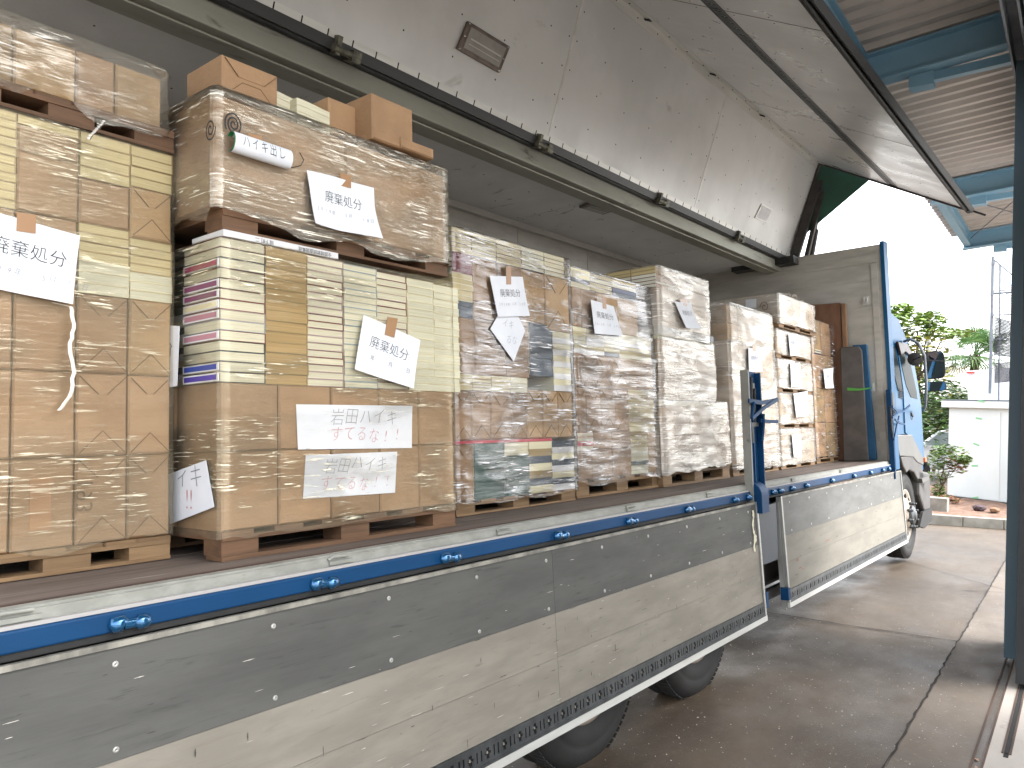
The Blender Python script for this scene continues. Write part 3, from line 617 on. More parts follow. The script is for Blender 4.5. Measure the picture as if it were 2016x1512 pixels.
# L-profile along the fold
m = MB(); m.obox(S - d1 * .045 + e((WY0 + WY1) / 2) + n1 * .013, d1 * .04, (0, (WY1 - WY0) / 2, 0), n1 * .002); m.obox(S + d2 * .055 + e((WY0 + WY1) / 2) + n2 * .013, d2 * .05, (0, (WY1 - WY0) / 2, 0), n2 * .002)
fp = obj('fold_profile', m, alu_seam, wing)
m = MB()
for yy_ in np.arange(WY0 + .1, WY1, .33):
    m.lathe(S - d1 * .05 + e(yy_) + n1 * .015, n1, [(0, .006), (.003, .005), (.004, 0)], 8); m.lathe(S + d2 * .06 + e(yy_ + .12) + n2 * .015, n2, [(0, .009), (.004, .007), (.005, 0)], 8)
obj('rivets', m, blackhole, fp, kind='stuff')
for px, py in ((1268, 38), (1397, 148), (1495, 231)):
    yy_ = at(px, py, x=S[0])[1]; m = MB(); c = S + d2 * .035 + e(yy_) + n2 * .02; m.obox(c, d2 * .03, (0, .012, 0), n2 * .006); m.obox(c + d2 * .035, d2 * .006, (0, .022, 0), n2 * .004); obj('latch', m, blackhole, fp)
# wing tip gutter
m = MB(); C = (WY0 + WY1) / 2; Lw = (WY1 - WY0) / 2
m.obox(T + d2 * .01 + e(C) + n2 * .0, d2 * .012, (0, Lw, 0), n2 * .03); m.obox(T + d2 * .05 + e(C) - n2 * .01, d2 * .03, (0, Lw, 0), n2 * .012); m.obox(T + d2 * .09 + e(C) + n2 * .005, d2 * .008, (0, Lw, 0), n2 * .025)
tp = obj('tip_rail', m, M('dark_rubber_profile', '#1c1b1a', '#131212', scale=(9, 3, 9), rough=.6, spec=.25), wing)
m = MB(); m.tube([T + d2 * .03 + n2 * .02 + e(WY0), T + d2 * .03 + n2 * .02 + e(WY1 + .02)], .012, 8); obj('tip_tube', m, dark_steel, tp)
m = MB(); m.tube([T + d2 * .03 + e(WY1 - .02), T + d2 * .03 + e(WY1 + .1)], .035, 10); m.bar(T + d2 * .03 + e(WY1 + .04), T + d2 * .22 + e(WY1 + .06), .015, .02); obj('tip_buffer', m, black_rub, tp)
# slotted strip along the hinge
m = MB(); c0 = H + d1 * .02 + n1 * .014
m.obox(c0 + e(C), d1 * .022, (0, Lw, 0), n1 * .003); hs_ = obj('hinge_strip', m, alu_seam, wing)
m = MB()
for yy_ in np.arange(WY0 + .05, WY1, .17): m.obox(c0 + e(yy_) + n1 * .0035, d1 * .018, (0, .004, 0), n1 * .001)
obj('slots', m, blackhole, hs_, kind='stuff')
m = MB(); m.obox(H - d1 * .03 + n1 * .01 + e(C), d1 * .03, (0, Lw, 0), n1 * .02); obj('hinge_gutter', m, M('hinge_rubber', '#2a2b2b', rough=.5), hs_)
for px, py in ((668, 88), (1058, 268), (1293, 382), (1447, 463)):
    yy_ = at(px, py, x=-3.3)[1]; m = MB(); m.tube([H + e(yy_ - .09) + n1 * .05 - d1 * .05, H + e(yy_ + .09) + n1 * .05 - d1 * .05], .022, 10); m.obox(H + e(yy_ - .06) + n1 * .03 - d1 * .03, d1 * .05, (0, .014, 0), n1 * .03); m.obox(H + e(yy_ + .06) + n1 * .03 - d1 * .05, d1 * .03, (0, .03, 0), n1 * .04)
    obj('hinge', m, M('greasy_hinge', '#6b6a5c', '#3c3b34', scale=(20, 20, 20), rough=.5, metal=.4), hs_)
# wing end frame, arm, gas strut and corner tarp
m = MB()
for a, b, wd in ((H - d1 * .02, S, .07), (S, T, .03)):
    m.bar(a + e(WY1 + .02), b + e(WY1 + .02), .05, wd, up=(0, 1, 0) if wd < .05 else (1, 0, 1))
obj('end_frame', m, M('dusty_black', '#3c3937', '#2b2827', scale=(8, 8, 8), rough=.6), wing)
Fp = np.array((-3.08, 9.84, 2.02))
m = MB(); m.bar((-3.2, 9.80, 2.1), (-2.86, 9.86, 3.1), .11, .05, up=(0, 1, 0)); m.bar(Fp, (-2.83, 9.9, 2.95), .05, .05, up=(0, 1, 0)); m.tube([(-3.15, 9.78, 2.1), (-3.0, 9.82, 2.12)], .05, 10); m.tube([(-2.86, 9.84, 2.98), (-2.86, 9.93, 2.98)], .05, 10); m.box(-3.25, -2.95, 9.74, 9.8, 2.02, 2.14)
obj('lift_arm', m, M('dusty_black'," #333") if False else MATS['dusty_black'], wing)
m = MB(); m.tube([(-3.02, 9.93, 2.1), (-2.93, 9.93, 2.5)], .03, 10); m.tube([(-2.93, 9.93, 2.5), (-2.83, 9.93, 2.95)], .014, 10, 1); obj('gas_strut', m, [MATS['dusty_black'], chrome], wing)
q = [at(1604, 318, y=9.9), at(1716, 350, y=9.9), at(1570, 474, y=9.9), at(1560, 455, y=9.9)]
m = MB(); m.prism(q, (0, .012, 0)); obj('corner_tarp', m, tarp, wing)

def px_on(px, py, A, nv):
    d = RT.T @ np.array([px - 1008, py - 756, F]); return d * (A @ nv) / (d @ nv)
# interior lamp on the raised wing
q = [px_on(a, b, H, n1) for a, b in ((915, 40), (1000, 90), (978, 146), (893, 96))]
cen = sum(q) / 4; ux = (q[1] - q[0] + q[2] - q[3]) / 2; uy = (q[3] - q[0] + q[2] - q[1]) / 2; lx = np.linalg.norm(ux); ly = np.linalg.norm(uy)
def lamp_fix(cen, ux, uy, nv, parent, s=1):
    ux = ux / 2; uy = uy / 2
    l = obj('lamp', MB().obox(cen + nv * .02, ux * .98, uy * .96, nv * .012), M('lamp_frame', '#6f655e', '#5b524c', scale=(9, 9, 9), rough=.4, metal=.6), parent, bevel=.008)
    obj('lens', MB().obox(cen + nv * .034, ux * .82, uy * .7, nv * .004), lens_m, l, bevel=.003)
    m = MB(); m.obox(cen + nv * .041, ux * .7, uy * .05, nv * .002); m.obox(cen + nv * .041 + uy * .35, ux * .7, uy * .03, nv * .002); obj('tube', m, M('lamp_tube', '#b9b7b2', rough=.3), l)
    m = MB()
    for a in (-.9, .9):
        for b in (-.85, 0, .85): m.lathe(cen + ux * a + uy * b + nv * .032, nv, [(0, .006), (.003, .004), (.003, 0)], 8)
    obj('screws', m, chrome, l, kind='stuff')
lamp_fix(cen, ux, uy, n1, wing)
q = [at(a, b, z=ZC) for a, b in ((1138, 402), (1163, 393), (1212, 408), (1188, 419))]
lamp_fix(sum(q) / 4, (q[2] - q[1]), (q[0] - q[1]), np.array((0, 0, -1.)), ce)
q = [px_on(a, b, H, n1) for a, b in ((1497, 400), (1520, 411), (1508, 440), (1483, 428))]
l = obj('hatch', MB().obox(sum(q) / 4 + n1 * .012, (q[1] - q[0]) / 2, (q[3] - q[0]) / 2, n1 * .006), alu_seam, wing); obj('hatch_cover', MB().obox(sum(q) / 4 + n1 * .019, (q[1] - q[0]) / 2.5, (q[3] - q[0]) / 2.5, n1 * .002), paper, l)

#@@CAB
# ------------------------------------------------------------------ cab
XS = -2.16
def sp(px, py, x=XS): return at(px, py, x=x)
cab = obj('cab', MB(), blue_cab, trk, label='bright blue cab in front of the cargo body')
prof = [(9.92, -.12), (9.92, 1.38), (10.1, 1.40), (10.45, 1.36), (10.9, 1.18), (11.25, .98), (11.42, .72), (11.62, .30), (11.75, -.1), (11.78, -.5), (11.75, -.62), (11.35, -.62), (11.30, -.4), (10.95, -.12)]
prof = [(a - max(0, a - 10.4) * .22, b) for a, b in prof]
W2 = 2.28; m = MB(); n = len(prof)
cab_sec = [(0, 1.0, 0), (.03, 1.0, .0)]
def inset(p, k):
    cy_, cz_ = 10.8, .4; return (cy_ + (p[0] - cy_) * k, cz_ + (p[1] - cz_) * k)
rings = []
for xo, k in ((0, .965), (-.03, .99), (-.09, 1.0), (-W2 + .09, 1.0), (-W2 + .03, .99), (-W2, .965)):
    rings.append([(XS + xo, *inset(p, k)) for p in prof])
P = [q + [q[0]] for q in rings]; m.grid(P, smooth=False); m.add(rings[0], [tuple(range(n))]); m.add(rings[-1], [tuple(range(n))])
cab.data = m.mesh('cab', blue_cab)
def side(nm, pxs, th, mat, x=XS, parent=cab, bevel=0):
    P = [sp(a, b, x) for a, b in pxs]; m = MB(); m.prism(P, (th, 0, 0)); return obj(nm, m, mat, parent, bevel=bevel)
side('side_window', [(1750, 680), (1761, 682), (1776, 758), (1777, 772), (1768, 770), (1757, 725)], .006, glassm, XS + .002)
dr = side('door', [(1764, 675), (1784, 679), (1796, 705), (1806, 760), (1812, 800), (1818, 905), (1812, 912), (1795, 880), (1788, 858), (1781, 852), (1777, 770)], .012, M('cab_blue_door', '#27597d', '#235376', scale=(1, 1, 1), rough=.4, spec=.25), XS + .002, bevel=.004)
side('window', [(1769, 692), (1781, 694), (1793, 720), (1804, 770), (1806, 786), (1793, 782), (1783, 757)], .004, glassm, XS + .015, dr)
side('visor', [(1763, 673), (1782, 678), (1795, 702), (1798, 710), (1788, 700), (1778, 692), (1770, 700)], .03, M('smoked_visor', '#3a2f2e', rough=.35, spec=.3), XS + .016, dr, .004)
m = MB(); c = sp(1792, 818); m.lathe(c + np.array((.014, 0, 0)), (1, 0, 0), [(0, .055), (.004, .055), (-.006, .03), (-.006, 0)], 20); m.bar(c + np.array((.02, -.04, .02)), c + np.array((.02, .05, -.005)), .014, .03); obj('handle', m, black_rub, dr)
m = MB()
for k in range(6): a = sp(1770, 766 + k * 3.2, XS + .008); b = sp(1777, 768 + k * 3.2, XS + .008); m.bar(a, b, .008, .01)
obj('vent_grille', m, black_rub, cab)
# front windscreen
m = MB(); m.add([(XS - .12, 11.11, .95), (XS - W2 + .12, 11.11, .95), (XS - W2 + .12, 11.40, .28), (XS - .12, 11.40, .28)], [(0, 1, 2, 3)]); m.add([(XS - .12, 11.105, .93), (XS - W2 + .12, 11.105, .93), (XS - W2 + .12, 11.39, .28), (XS - .12, 11.39, .28)], [(0, 1, 2, 3)]); obj('windscreen', m, glassm, cab)
# roof deflector
m = MB(); P = [(9.9, 1.36), (9.9, 1.66), (10.15, 1.62), (10.6, 1.42), (10.95, 1.2), (10.5, 1.34)]; m.prism([(XS - .12, a, b) for a, b in P], (-W2 + .24, 0, 0)); obj('roof_deflector', m, M('dark_blue_roof', '#274a73', rough=.45, spec=.25), cab, bevel=.02)
# silver lower step and fender
side('step_panel', [(1757, 856), (1788, 856), (1790, 862), (1812, 905), (1810, 916), (1798, 910), (1790, 900), (1763, 898), (1759, 880)], .05, silver_paint, XS - .01, bevel=.012)
fe = side('fender', [(1763, 899), (1795, 897), (1803, 905), (1808, 930), (1812, 978), (1800, 950), (1790, 930), (1780, 925), (1775, 931), (1768, 918)], .06, grey_plastic, XS - .03, bevel=.015)
m = MB(); ang = np.linspace(-.3, PI * .98, 22); P = []
for x_ in (XS + .0, XS - .4): P.append([(x_, 10.56 + .66 * math.cos(t), -1.10 + .62 * math.sin(t)) for t in ang])
m.grid(P); m.grid([[(p[0], 10.56 + (p[1] - 10.56) * 1.03, -1.10 + (p[2] + 1.10) * 1.03) for p in r] for r in P]); obj('wheel_arch', m, grey_plastic, fe)
side('bumper', [(1809, 925), (1829, 930), (1832, 945), (1832, 1015), (1824, 1032), (1812, 1040), (1806, 1036), (1822, 1010), (1811, 975)], -.35, grey_plastic, XS + .03, bevel=.03)
side('bumper_step', [(1808, 942), (1822, 938), (1822, 944), (1810, 951)], .04, silver_paint, XS + .03)
side('mud_flap', [(1812, 1008), (1830, 1000), (1830, 1024), (1815, 1040), (1806, 1036)], .03, black_rub, XS + .035)
m = MB(); c = sp(1818, 905, XS + .03); m.box(c[0] - .02, c[0] + .03, c[1] - .04, c[1] + .05, c[2] - .03, c[2] + .03); obj('turn_signal', m, amber, cab, bevel=.008)
# mirrors
mr = obj('mirror_arm', MB().tube([sp(1780, 672, -2.14), sp(1792, 668, -2.0), sp(1808, 676, -1.88), sp(1820, 700, -1.86), sp(1824, 760, -1.86), sp(1822, 800, -1.9), sp(1818, 808, -2.05)], .016, 10), galv, cab)
def mirror(x, quad, nm='mirror'):
    P = [sp(a, b, x) for a, b in quad]; c = sum(P) / 4; ux = (P[1] - P[0]) / 2; uz = (P[3] - P[0]) / 2
    # housing faces back along the truck
    ux = np.array((.0, 0, 0)) + np.array((.125, -.02, 0)); uz = np.array((0, 0, np.linalg.norm(uz)))
    m = MB(); N_ = 24; nv = np.array((-.12, -1, 0.)); nv /= np.linalg.norm(nv); R = []
    for dpt, k in ((.05, .75), (.03, .95), (0, 1.0), (-.006, .95)):
        R.append([c - nv * dpt + (ux * (abs(math.cos(t)) ** .45) * np.sign(math.cos(t)) + uz * (abs(math.sin(t)) ** .45) * np.sign(math.sin(t))) * k for t in np.linspace(0, 2 * PI, N_, endpoint=False)])
    m.grid([r + [r[0]] for r in R]); m.add(R[0], [tuple(range(N_))]); h = obj(nm, m, black_rub, cab)
    m = MB(); m.add([p + nv * .0065 + (c - p) * .07 for p in [q_ for q_ in R[2]]], [tuple(range(N_))]); obj('mirror_glass', m, mirror_m, h)
mirror(-1.86, [(1822, 692), (1855, 692), (1855, 746), (1822, 746)])
mirror(-1.86, [(1826, 751), (1856, 751), (1856, 770), (1826, 770)])
m = MB(); c = sp(1801, 707, -2.05); m.lathe(c, (.3, -1, -.2), [(-.03, .0), (-.03, .06), (0, .085), (.005, .08), (.006, 0)], 20); m.tube([c, sp(1812, 702, -1.88)], .01, 6); obj('mirror', m, black_rub, cab)
# second folded post at the bulkhead
m = MB(); m.box(-2.155, -2.12, 9.6, 9.74, -.62, .42); m.box(-2.12, -2.10, 9.6, 9.62, -.6, .42); p2 = obj('post', m, blue_paint, trk, label='folding front post beside the bulkhead')
m = MB(); m.box(-2.12, -2.095, 9.63, 9.72, .1, .38); m.tube([sp(1752, 800, -2.08), sp(1757, 862, -2.08)], .012, 8); obj('lock_mechanism', m, dark_steel, p2)
for P in ([(1757, 801), (1765, 808), (1774, 808)], [(1757, 822), (1768, 813), (1778, 810), (1791, 798)], [(1762, 826), (1772, 833), (1781, 835)], [(1760, 866), (1765, 840), (1770, 820)]):
    m = MB(); lever(m, [sp(a, b, -2.05) for a, b in P], .022, .012); obj('lever', m, blue_paint, p2)

#@@LOADS
# ------------------------------------------------------------------ parcels, books, pallets and film
def fold_face(m, x, y0, y1, z0, z1, style, t=.0016):
    """overlapping folded flaps on the face x, slightly proud of it"""
    w_, h_ = y1 - y0, z1 - z0; i = .003
    if style in ('V', 'W'):
        a = min(w_ * .5, h_ * .48)
        lo_ = [(x, y0 + i, z0 + i), (x, y1 - i, z0 + i), (x, (y0 + y1) / 2 + (w_ / 2 - a) * .9, z0 + a), (x, (y0 + y1) / 2 - (w_ / 2 - a) * .9 - .0005, z0 + a)]
        m.prism(lo_, (t * 2, 0, 0))
        a2 = a * .82
        hi_ = [(x, y0 + i, z1 - i), (x, y1 - i, z1 - i), (x, (y0 + y1) / 2 + max(.001, w_ / 2 - a2), z1 - a2), (x, (y0 + y1) / 2 - max(.001, w_ / 2 - a2), z1 - a2)]
        m.prism(hi_, (t, 0, 0))
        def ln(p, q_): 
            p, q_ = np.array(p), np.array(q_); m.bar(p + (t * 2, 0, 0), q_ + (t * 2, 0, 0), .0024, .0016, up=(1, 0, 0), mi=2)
        ln(lo_[0], lo_[3]); ln(lo_[2], lo_[1])  # dark bars paint the shadow along the flap edges
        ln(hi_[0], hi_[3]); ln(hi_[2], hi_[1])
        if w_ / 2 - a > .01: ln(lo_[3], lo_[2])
    if style == 'T':      # taped centre strip
        yc = (y0 + y1) / 2 - w_ * .05; m.box(x, x + .0012, yc - .03, yc + .03, z0 + h_ * .2, z1 - h_ * .2, 1)
_pc = {}
def parcel(parent, xf, y0, y1, z0, z1, dep=.30, mat=kraft, style='', jit=True, name='parcel', top=False, r_=rnd):
    """a kraft-wrapped parcel with soft edges; front at xf"""
    w_, h_ = y1 - y0, z1 - z0; g = .0025
    m = MB(); b = .007
    # soft-edged box: front and back rings pulled in
    def ring(x, k, bul=0): return [(x, -w_ / 2 + g + k, -h_ / 2 + g * .4 + k), (x, w_ / 2 - g - k, -h_ / 2 + g * .4 + k), (x, w_ / 2 - g - k, h_ / 2 - g * .4 - k), (x, -w_ / 2 + g + k, h_ / 2 - g * .4 - k)]
    R = [ring(-dep, b), ring(-dep + b, 0), ring(-b, 0), ring(0, b * .8)]
    v = [p for q in R for p in q]; f = [(3, 2, 1, 0), (12, 13, 14, 15)]
    for i in range(3):
        for j in range(4): f.append((i * 4 + j, i * 4 + (j + 1) % 4, (i + 1) * 4 + (j + 1) % 4, (i + 1) * 4 + j))
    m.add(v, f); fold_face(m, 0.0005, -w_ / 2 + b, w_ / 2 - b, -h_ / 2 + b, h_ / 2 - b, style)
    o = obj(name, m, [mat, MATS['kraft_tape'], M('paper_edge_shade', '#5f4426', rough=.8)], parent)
    o.location = (xf - (r_.uniform(0, .006) if jit else 0), (y0 + y1) / 2, (z0 + z1) / 2)
    if jit: o.rotation_euler = (r_.uniform(-.006, .006), 0, r_.uniform(-.006, .006))
    return o
def book_mesh(dx, w_, th, cov, pag, spine):
    """closed book lying flat: two boards, page block and a spine ('r' towards -y, 'f' towards +x, 'b' away)"""
    key = (round(dx, 3), round(w_, 3), round(th, 3), cov, pag, spine)
    if key in _pc: return _pc[key]
    m = MB(); c = .0016 if cov else 0
    i = .0022
    if cov == 'none': m.box(-dx, 0, 0, w_, 0, th - .0008, 1)
    else:
        ct = min(.0022, th * .14)
        m.box(-dx, 0, 0, w_, 0, ct, 0); m.box(-dx, 0, 0, w_, th - ct - .0004, th - .0004, 0)
        a0, a1, b0, b1 = -dx + i, -i, i, w_ - i
        if spine == 'r': b0 = .002; m.box(-dx, 0, -.0012, .0019, ct * .3, th - ct * .3, 0)
        elif spine == 'f': a1 = -.002; m.box(-.0019, .0012, 0, w_, ct * .3, th - ct * .3, 0)
        elif spine == 'l': b1 = w_ - .002; m.box(-dx, 0, w_ - .0019, w_ + .0012, ct * .3, th - ct * .3, 0)
        m.box(a0, a1, b0, b1, ct, th - ct - .0004, 1)
    me = m.mesh('book', [covers.get(cov, covers['cream']), pages[pag]]); _pc[key] = me; return me
def books(parent, xf, y0, y1, z0, z1, n, cov, pag, spine='l', dep=.19, jx=.004, r_=rnd, titles=None):
    """a pile of n books, every book an object"""
    th = (z1 - z0) / n; out = []
    for k in range(n):
        c = cov[k % len(cov)] if isinstance(cov, (list, tuple)) else cov
        p = pag[k % len(pag)] if isinstance(pag, (list, tuple)) else pag
        me = book_mesh(dep, y1 - y0 - .003, th, c, p, spine)
        o = bpy.data.objects.new('book', me); col.objects.link(o); o.parent = parent
        o.location = (xf - r_.uniform(0, jx), y0 + .0015 + r_.uniform(-.0015, .0015), z0 + k * th); o.rotation_euler = (0, 0, r_.uniform(-.012, .012) if jx else 0)
        out.append(o)
    return out
def pile(parent, xf, y0, y1, z0, z1, n, cov, pag, dep=.25, name='book_pile', r_=rnd):
    """far pile: books too small to pick apart singly, one part"""
    m = MB(); mats = [pages[p] for p in (pag if isinstance(pag, (list, tuple)) else [pag])]; cl = [covers[c] for c in (cov if isinstance(cov, (list, tuple)) else [cov])]
    th = (z1 - z0) / n
    for k in range(n):
        j = r_.uniform(0, .004); z = z0 + k * th; mi = r_.randrange(len(mats)); ci = len(mats) + r_.randrange(len(cl))
        m.box(xf - dep, xf - j - .002, y0, y1, z + .002, z + th - .002, mi); m.box(xf - dep, xf - j, y0, y1, z, z + .002, ci); m.box(xf - dep, xf - j, y0, y1, z + th - .002, z + th, ci)
        if r_.random() < .5: m.box(xf - j - .002, xf - j + .0005, y0, y1, z + .003, z + th - .003, ci)
    return obj(name, m, mats + cl, parent, kind='stuff')
def pallet(parent, x1, y0, y1, z0, z1, mat=wood, dep=1.1):
    """four-way wooden pallet: deck boards, three stringer rows of blocks, bottom boards"""
    h = z1 - z0; tb = h * .16
    p = obj('pallet', MB().box(x1 - dep, x1, y0 + .001, y1 - .001, z1 - tb * 2, z1 - tb), mat, parent)
    for k in range(6):
        a = y0 + (y1 - y0 - .12) * k / 5; m = MB(); m.box(x1 - dep, x1 - .001, a, a + .12, z1 - tb * .98, z1); obj('deck_board', m, mat, p)
    for xc_ in (x1 - .06, x1 - dep / 2, x1 - dep + .06):
        for yc in (y0 + .07, (y0 + y1) / 2, y1 - .07):
            m = MB(); m.box(xc_ - .055, xc_ + .055, yc - .07, yc + .07, z0 + tb, z1 - tb * 2.02); obj('block', m, mat, p)
    for xc_ in (x1 - .05, x1 - dep / 2, x1 - dep + .05):
        m = MB(); m.box(xc_ - .05, xc_ + .049, y0, y1, z0 + .001, z0 + tb * .98); obj('bottom_board', m, mat, p)
    return p
def noise1(n, sc_, seed):
    r = np.random.RandomState(seed); k = int(n / sc_) + 3; c = r.uniform(-1, 1, k); t = np.arange(n) / sc_; i = t.astype(int); f = t - i; f = f * f * (3 - 2 * f); return c[i] * (1 - f) + c[i + 1] * f
def noise2(a, b, sa, sb, seed):
    r = np.random.RandomState(seed); c = r.uniform(-1, 1, (int(a / sa) + 3, int(b / sb) + 3)); ti = np.arange(a) / sa; tj = np.arange(b) / sb
    i = ti.astype(int); j = tj.astype(int); fi = (ti - i)[:, None]; fj = (tj - j)[None]; fi = fi * fi * (3 - 2 * fi); fj = fj * fj * (3 - 2 * fj)
    return (c[np.ix_(i, j)] * (1 - fi) * (1 - fj) + c[np.ix_(i + 1, j)] * fi * (1 - fj) + c[np.ix_(i, j + 1)] * (1 - fi) * fj + c[np.ix_(i + 1, j + 1)] * fi * fj)
def film(parent, x1, y0, y1, z0, z1, mat, seed, dep=1.1, prof=None, rag=.03, off=.012, amp=.004, top=.16, domed=0):
    """stretch film wound round the load: a thin crumpled skin with a ragged lower edge, folded over the top"""
    cx, cy_ = x1 - dep / 2, (y0 + y1) / 2; hx, hy = dep / 2 + off, (y1 - y0) / 2 + off; NP, NZ = 168, max(16, int((z1 - z0) / .014)); rc = .025
    # rounded-rectangle path
    per = []
    for (sx, sy, a0) in ((1, -1, -PI / 2), (1, 1, 0), (-1, 1, PI / 2), (-1, -1, PI)):
        for k in range(5): a = a0 + PI / 2 * k / 4; per.append((cx + sx * (hx - rc) + rc * math.cos(a), cy_ + sy * (hy - rc) + rc * math.sin(a)))
    per.append(per[0]); seg = np.cumsum([0] + [math.dist(a, b) for a, b in zip(per[:-1], per[1:])]); s = np.linspace(0, seg[-1], NP)
    X = np.interp(s, seg, [p[0] for p in per]); Y_ = np.interp(s, seg, [p[1] for p in per])
    dx, dy = np.gradient(X), np.gradient(Y_); l = np.hypot(dx, dy); nx, ny = dy / l, -dx / l
    R = noise2(NZ, NP, 2.2, 9, seed) * amp + noise2(NZ, NP, 1.1, 5, seed + 1) * amp * .5 + noise2(NZ, NP, 9, 14, seed + 2) * amp * .9
    R[:, -1] = R[:, 0]
    if prof is not None: R += np.interp(np.linspace(0, 1, NZ), prof[0], prof[1])[:, None]
    low = z0 + noise1(NP, 7, seed + 5) * rag + noise1(NP, 2.2, seed + 6) * rag * .35; low[-1] = low[0]
    P = np.zeros((NZ, NP, 3))
    for i in range(NZ):
        t = i / (NZ - 1); P[i, :, 0] = X + nx * R[i]; P[i, :, 1] = Y_ + ny * R[i]; P[i, :, 2] = low * (1 - t) + (z1 + .008) * t
    m = MB(); rows = [P[k] for k in range(NZ)]
    for k, (ins, dzz) in enumerate(((.012, .007), (.05, .010), (.1, .010), (top, .012))):
        q = np.zeros((NP, 3)); q[:, 0] = X - nx * ins; q[:, 1] = Y_ - ny * ins; q[:, 2] = z1 + .008 + dzz + domed * (k + 1) / 4 + noise1(NP, 6, seed + 8 + k) * (.003 + .002 * k); q[-1] = q[0]
        q[:, 0] = np.clip(q[:, 0], cx - hx + ins, cx + hx - ins); q[:, 1] = np.clip(q[:, 1], cy_ - hy + ins, cy_ + hy - ins); rows.append(q)
    m.grid(rows); return obj('stretch_film', m, mat, parent)
def strand(parent, pts, w_, mat=None, name='film_strand'):
    m = MB(); P = []; r = random.Random(int(pts[0][1] * 991)); u = np.array((0, 1, 0)) * w_ / 2
    ks = np.linspace(0, len(pts) - 1, 26); A = np.array(pts, float)
    for k in ks:
        i = min(int(k), len(pts) - 2); f = k - i; c = A[i] * (1 - f) + A[i + 1] * f; j = r.uniform(-1, 1) * w_ * .25
        P.append([c - u + (0, j, 0), c + (w_ * .4, j, 0), c + u + (0, j, 0)])
    m.grid(P); return obj(name, m, mat or film_white, parent)

def sheet(parent, quad, x, lines, curl=.01, off=.004, tp=None, dark=False, name='paper_sign', cut=None):
    """taped paper notice. quad: its corners in the photograph (TL,TR,BR,BL) on the plane x of the load's face"""
    C4 = [at(a, b, x=x + off) for a, b in quad]
    def pt(u, v, lift=0): # v down
        p = (C4[0] * (1 - u) + C4[1] * u) * (1 - v) + (C4[3] * (1 - u) + C4[2] * u) * v
        b = curl * (v ** 3) * (.6 + .8 * abs(u - .4)) + .3 * curl * math.sin(u * 5 + v * 3)
        return p + np.array((max(0, b) + lift, 0, 0))
    m = MB()
    if cut: # cut: outline in uv, fanned
        P = [pt(u, v) for u, v in cut]; c = pt(.5, .5); m.add(P + [c], [(i, (i + 1) % len(P), len(P)) for i in range(len(P))])
        m.add([p - np.array((.0006, 0, 0)) for p in P + [c]], [(i, (i + 1) % len(P), len(P)) for i in range(len(P))])
    else:
        m.grid([[pt(u, v) for u in np.linspace(0, 1, 13)] for v in np.linspace(0, 1, 13)])
        m.grid([[pt(u, v, -.0005) for u in np.linspace(0, 1, 13)] for v in np.linspace(0, 1, 13)])
    s = obj(name, m, paper, parent)
    asp = np.linalg.norm(C4[1] - C4[0]) / np.linalg.norm(C4[3] - C4[0])
    for (txt, size, u0, v0, mt, thin, hand) in lines:
        tm = MB(); r = random.Random(len(txt) + int(u0 * 100)); n = len(txt); adv = size / asp
        for i, ch in enumerate(txt):
            if ch == ' ': continue
            v, f = glyphs(ch, thin)
            if len(v) == 0: continue
            ang = r.uniform(-.1, .1) if hand else 0; jy = r.uniform(-.1, .1) * size if hand else 0
            sx = (r.uniform(.85, 1.05) if hand else 1.0); sh = .18 if hand else 0
            pp = []
            for a, b in v:
                a2 = (a * math.cos(ang) - b * math.sin(ang)) * sx + sh * b; b2 = a * math.sin(ang) + b * math.cos(ang)
                pp.append(pt(u0 + (i - (n - 1) / 2) * adv * (1.0 if not hand else 1.02) + a2 * size / asp, v0 - b2 * size + jy, .0012))
            tm.add(pp, f)
        if tm.v: obj('lettering', tm, mt, s)
    if tp:
        P = [at(a, b, x=x + off + .002) for a, b in tp]; m = MB(); m.prism(P, (.0012, 0, 0)); obj('tape', m, tape, s)
    return s
HAIKI = '廃棄処分'
def load(label, cat='pallet load', name='wrapped_pallet_load', group='shrink-wrapped pallet loads on the truck deck'): return thing(name, label, cat, (0, 0, 0), 'T', group)
def Zs(px, x, ys): return [at(px, q, x=x)[2] for q in ys]
def Ys(py, x, xs): return [at(q, py, x=x)[1] for q in xs]

# ---- load 1 (nearest, cut by the frame)
x = -2.62
l1 = load('nearest tall load of kraft parcels and yellow books at the left edge, lower tier')
ca = Ys(900, x, (-110, 22, 149, 252, 337)); z = Zs(345, x, (1052, 893, 742, 598, 547, 483, 385, 308))
pallet(l1, x, ca[0], ca[4], ZD, z[0], wood)
for i in range(4):
    for k in range(2): parcel(l1, x, ca[i], ca[i + 1], z[k], z[k + 1], style=('', 'T' if k == 0 else '', 'V', 'V')[i])
parcel(l1, x, ca[0], ca[1], z[2], z[3]); parcel(l1, x, ca[1], ca[2], z[2], z[3] - .01, style='')
parcel(l1, x, ca[2], ca[3], z[2], z[3], style='W'); parcel(l1, x, ca[3], ca[4], z[2], z[3], style='V', mat=kraftB)
books(l1, x, ca[2], ca[3], z[3], z[4] + .015, 3, 'cream', 'green'); books(l1, x, ca[3], ca[4], z[3], z[4], 3, 'cream', 'green')
parcel(l1, x, ca[0], ca[1], z[3], z[5] + .02); parcel(l1, x, ca[1], ca[2], z[3] - .01, z[5] + .02)
books(l1, x, ca[2], ca[3], z[4] + .015, z[5] + .02, 4, 'sand', 'yellow'); books(l1, x, ca[3], ca[4], z[4], z[5], 4, 'sand', 'yellow')
books(l1, x, ca[0], ca[1], z[5] + .02, z[7], 11, 'sand', 'yellow'); parcel(l1, x, ca[1], ca[2], z[5] + .02, z[6] + .03, style=''); parcel(l1, x, ca[1], ca[2], z[6] + .03, z[7] - .03); books(l1, x, ca[1], ca[2], z[7] - .03, z[7], 1, 'sand', 'yellow')
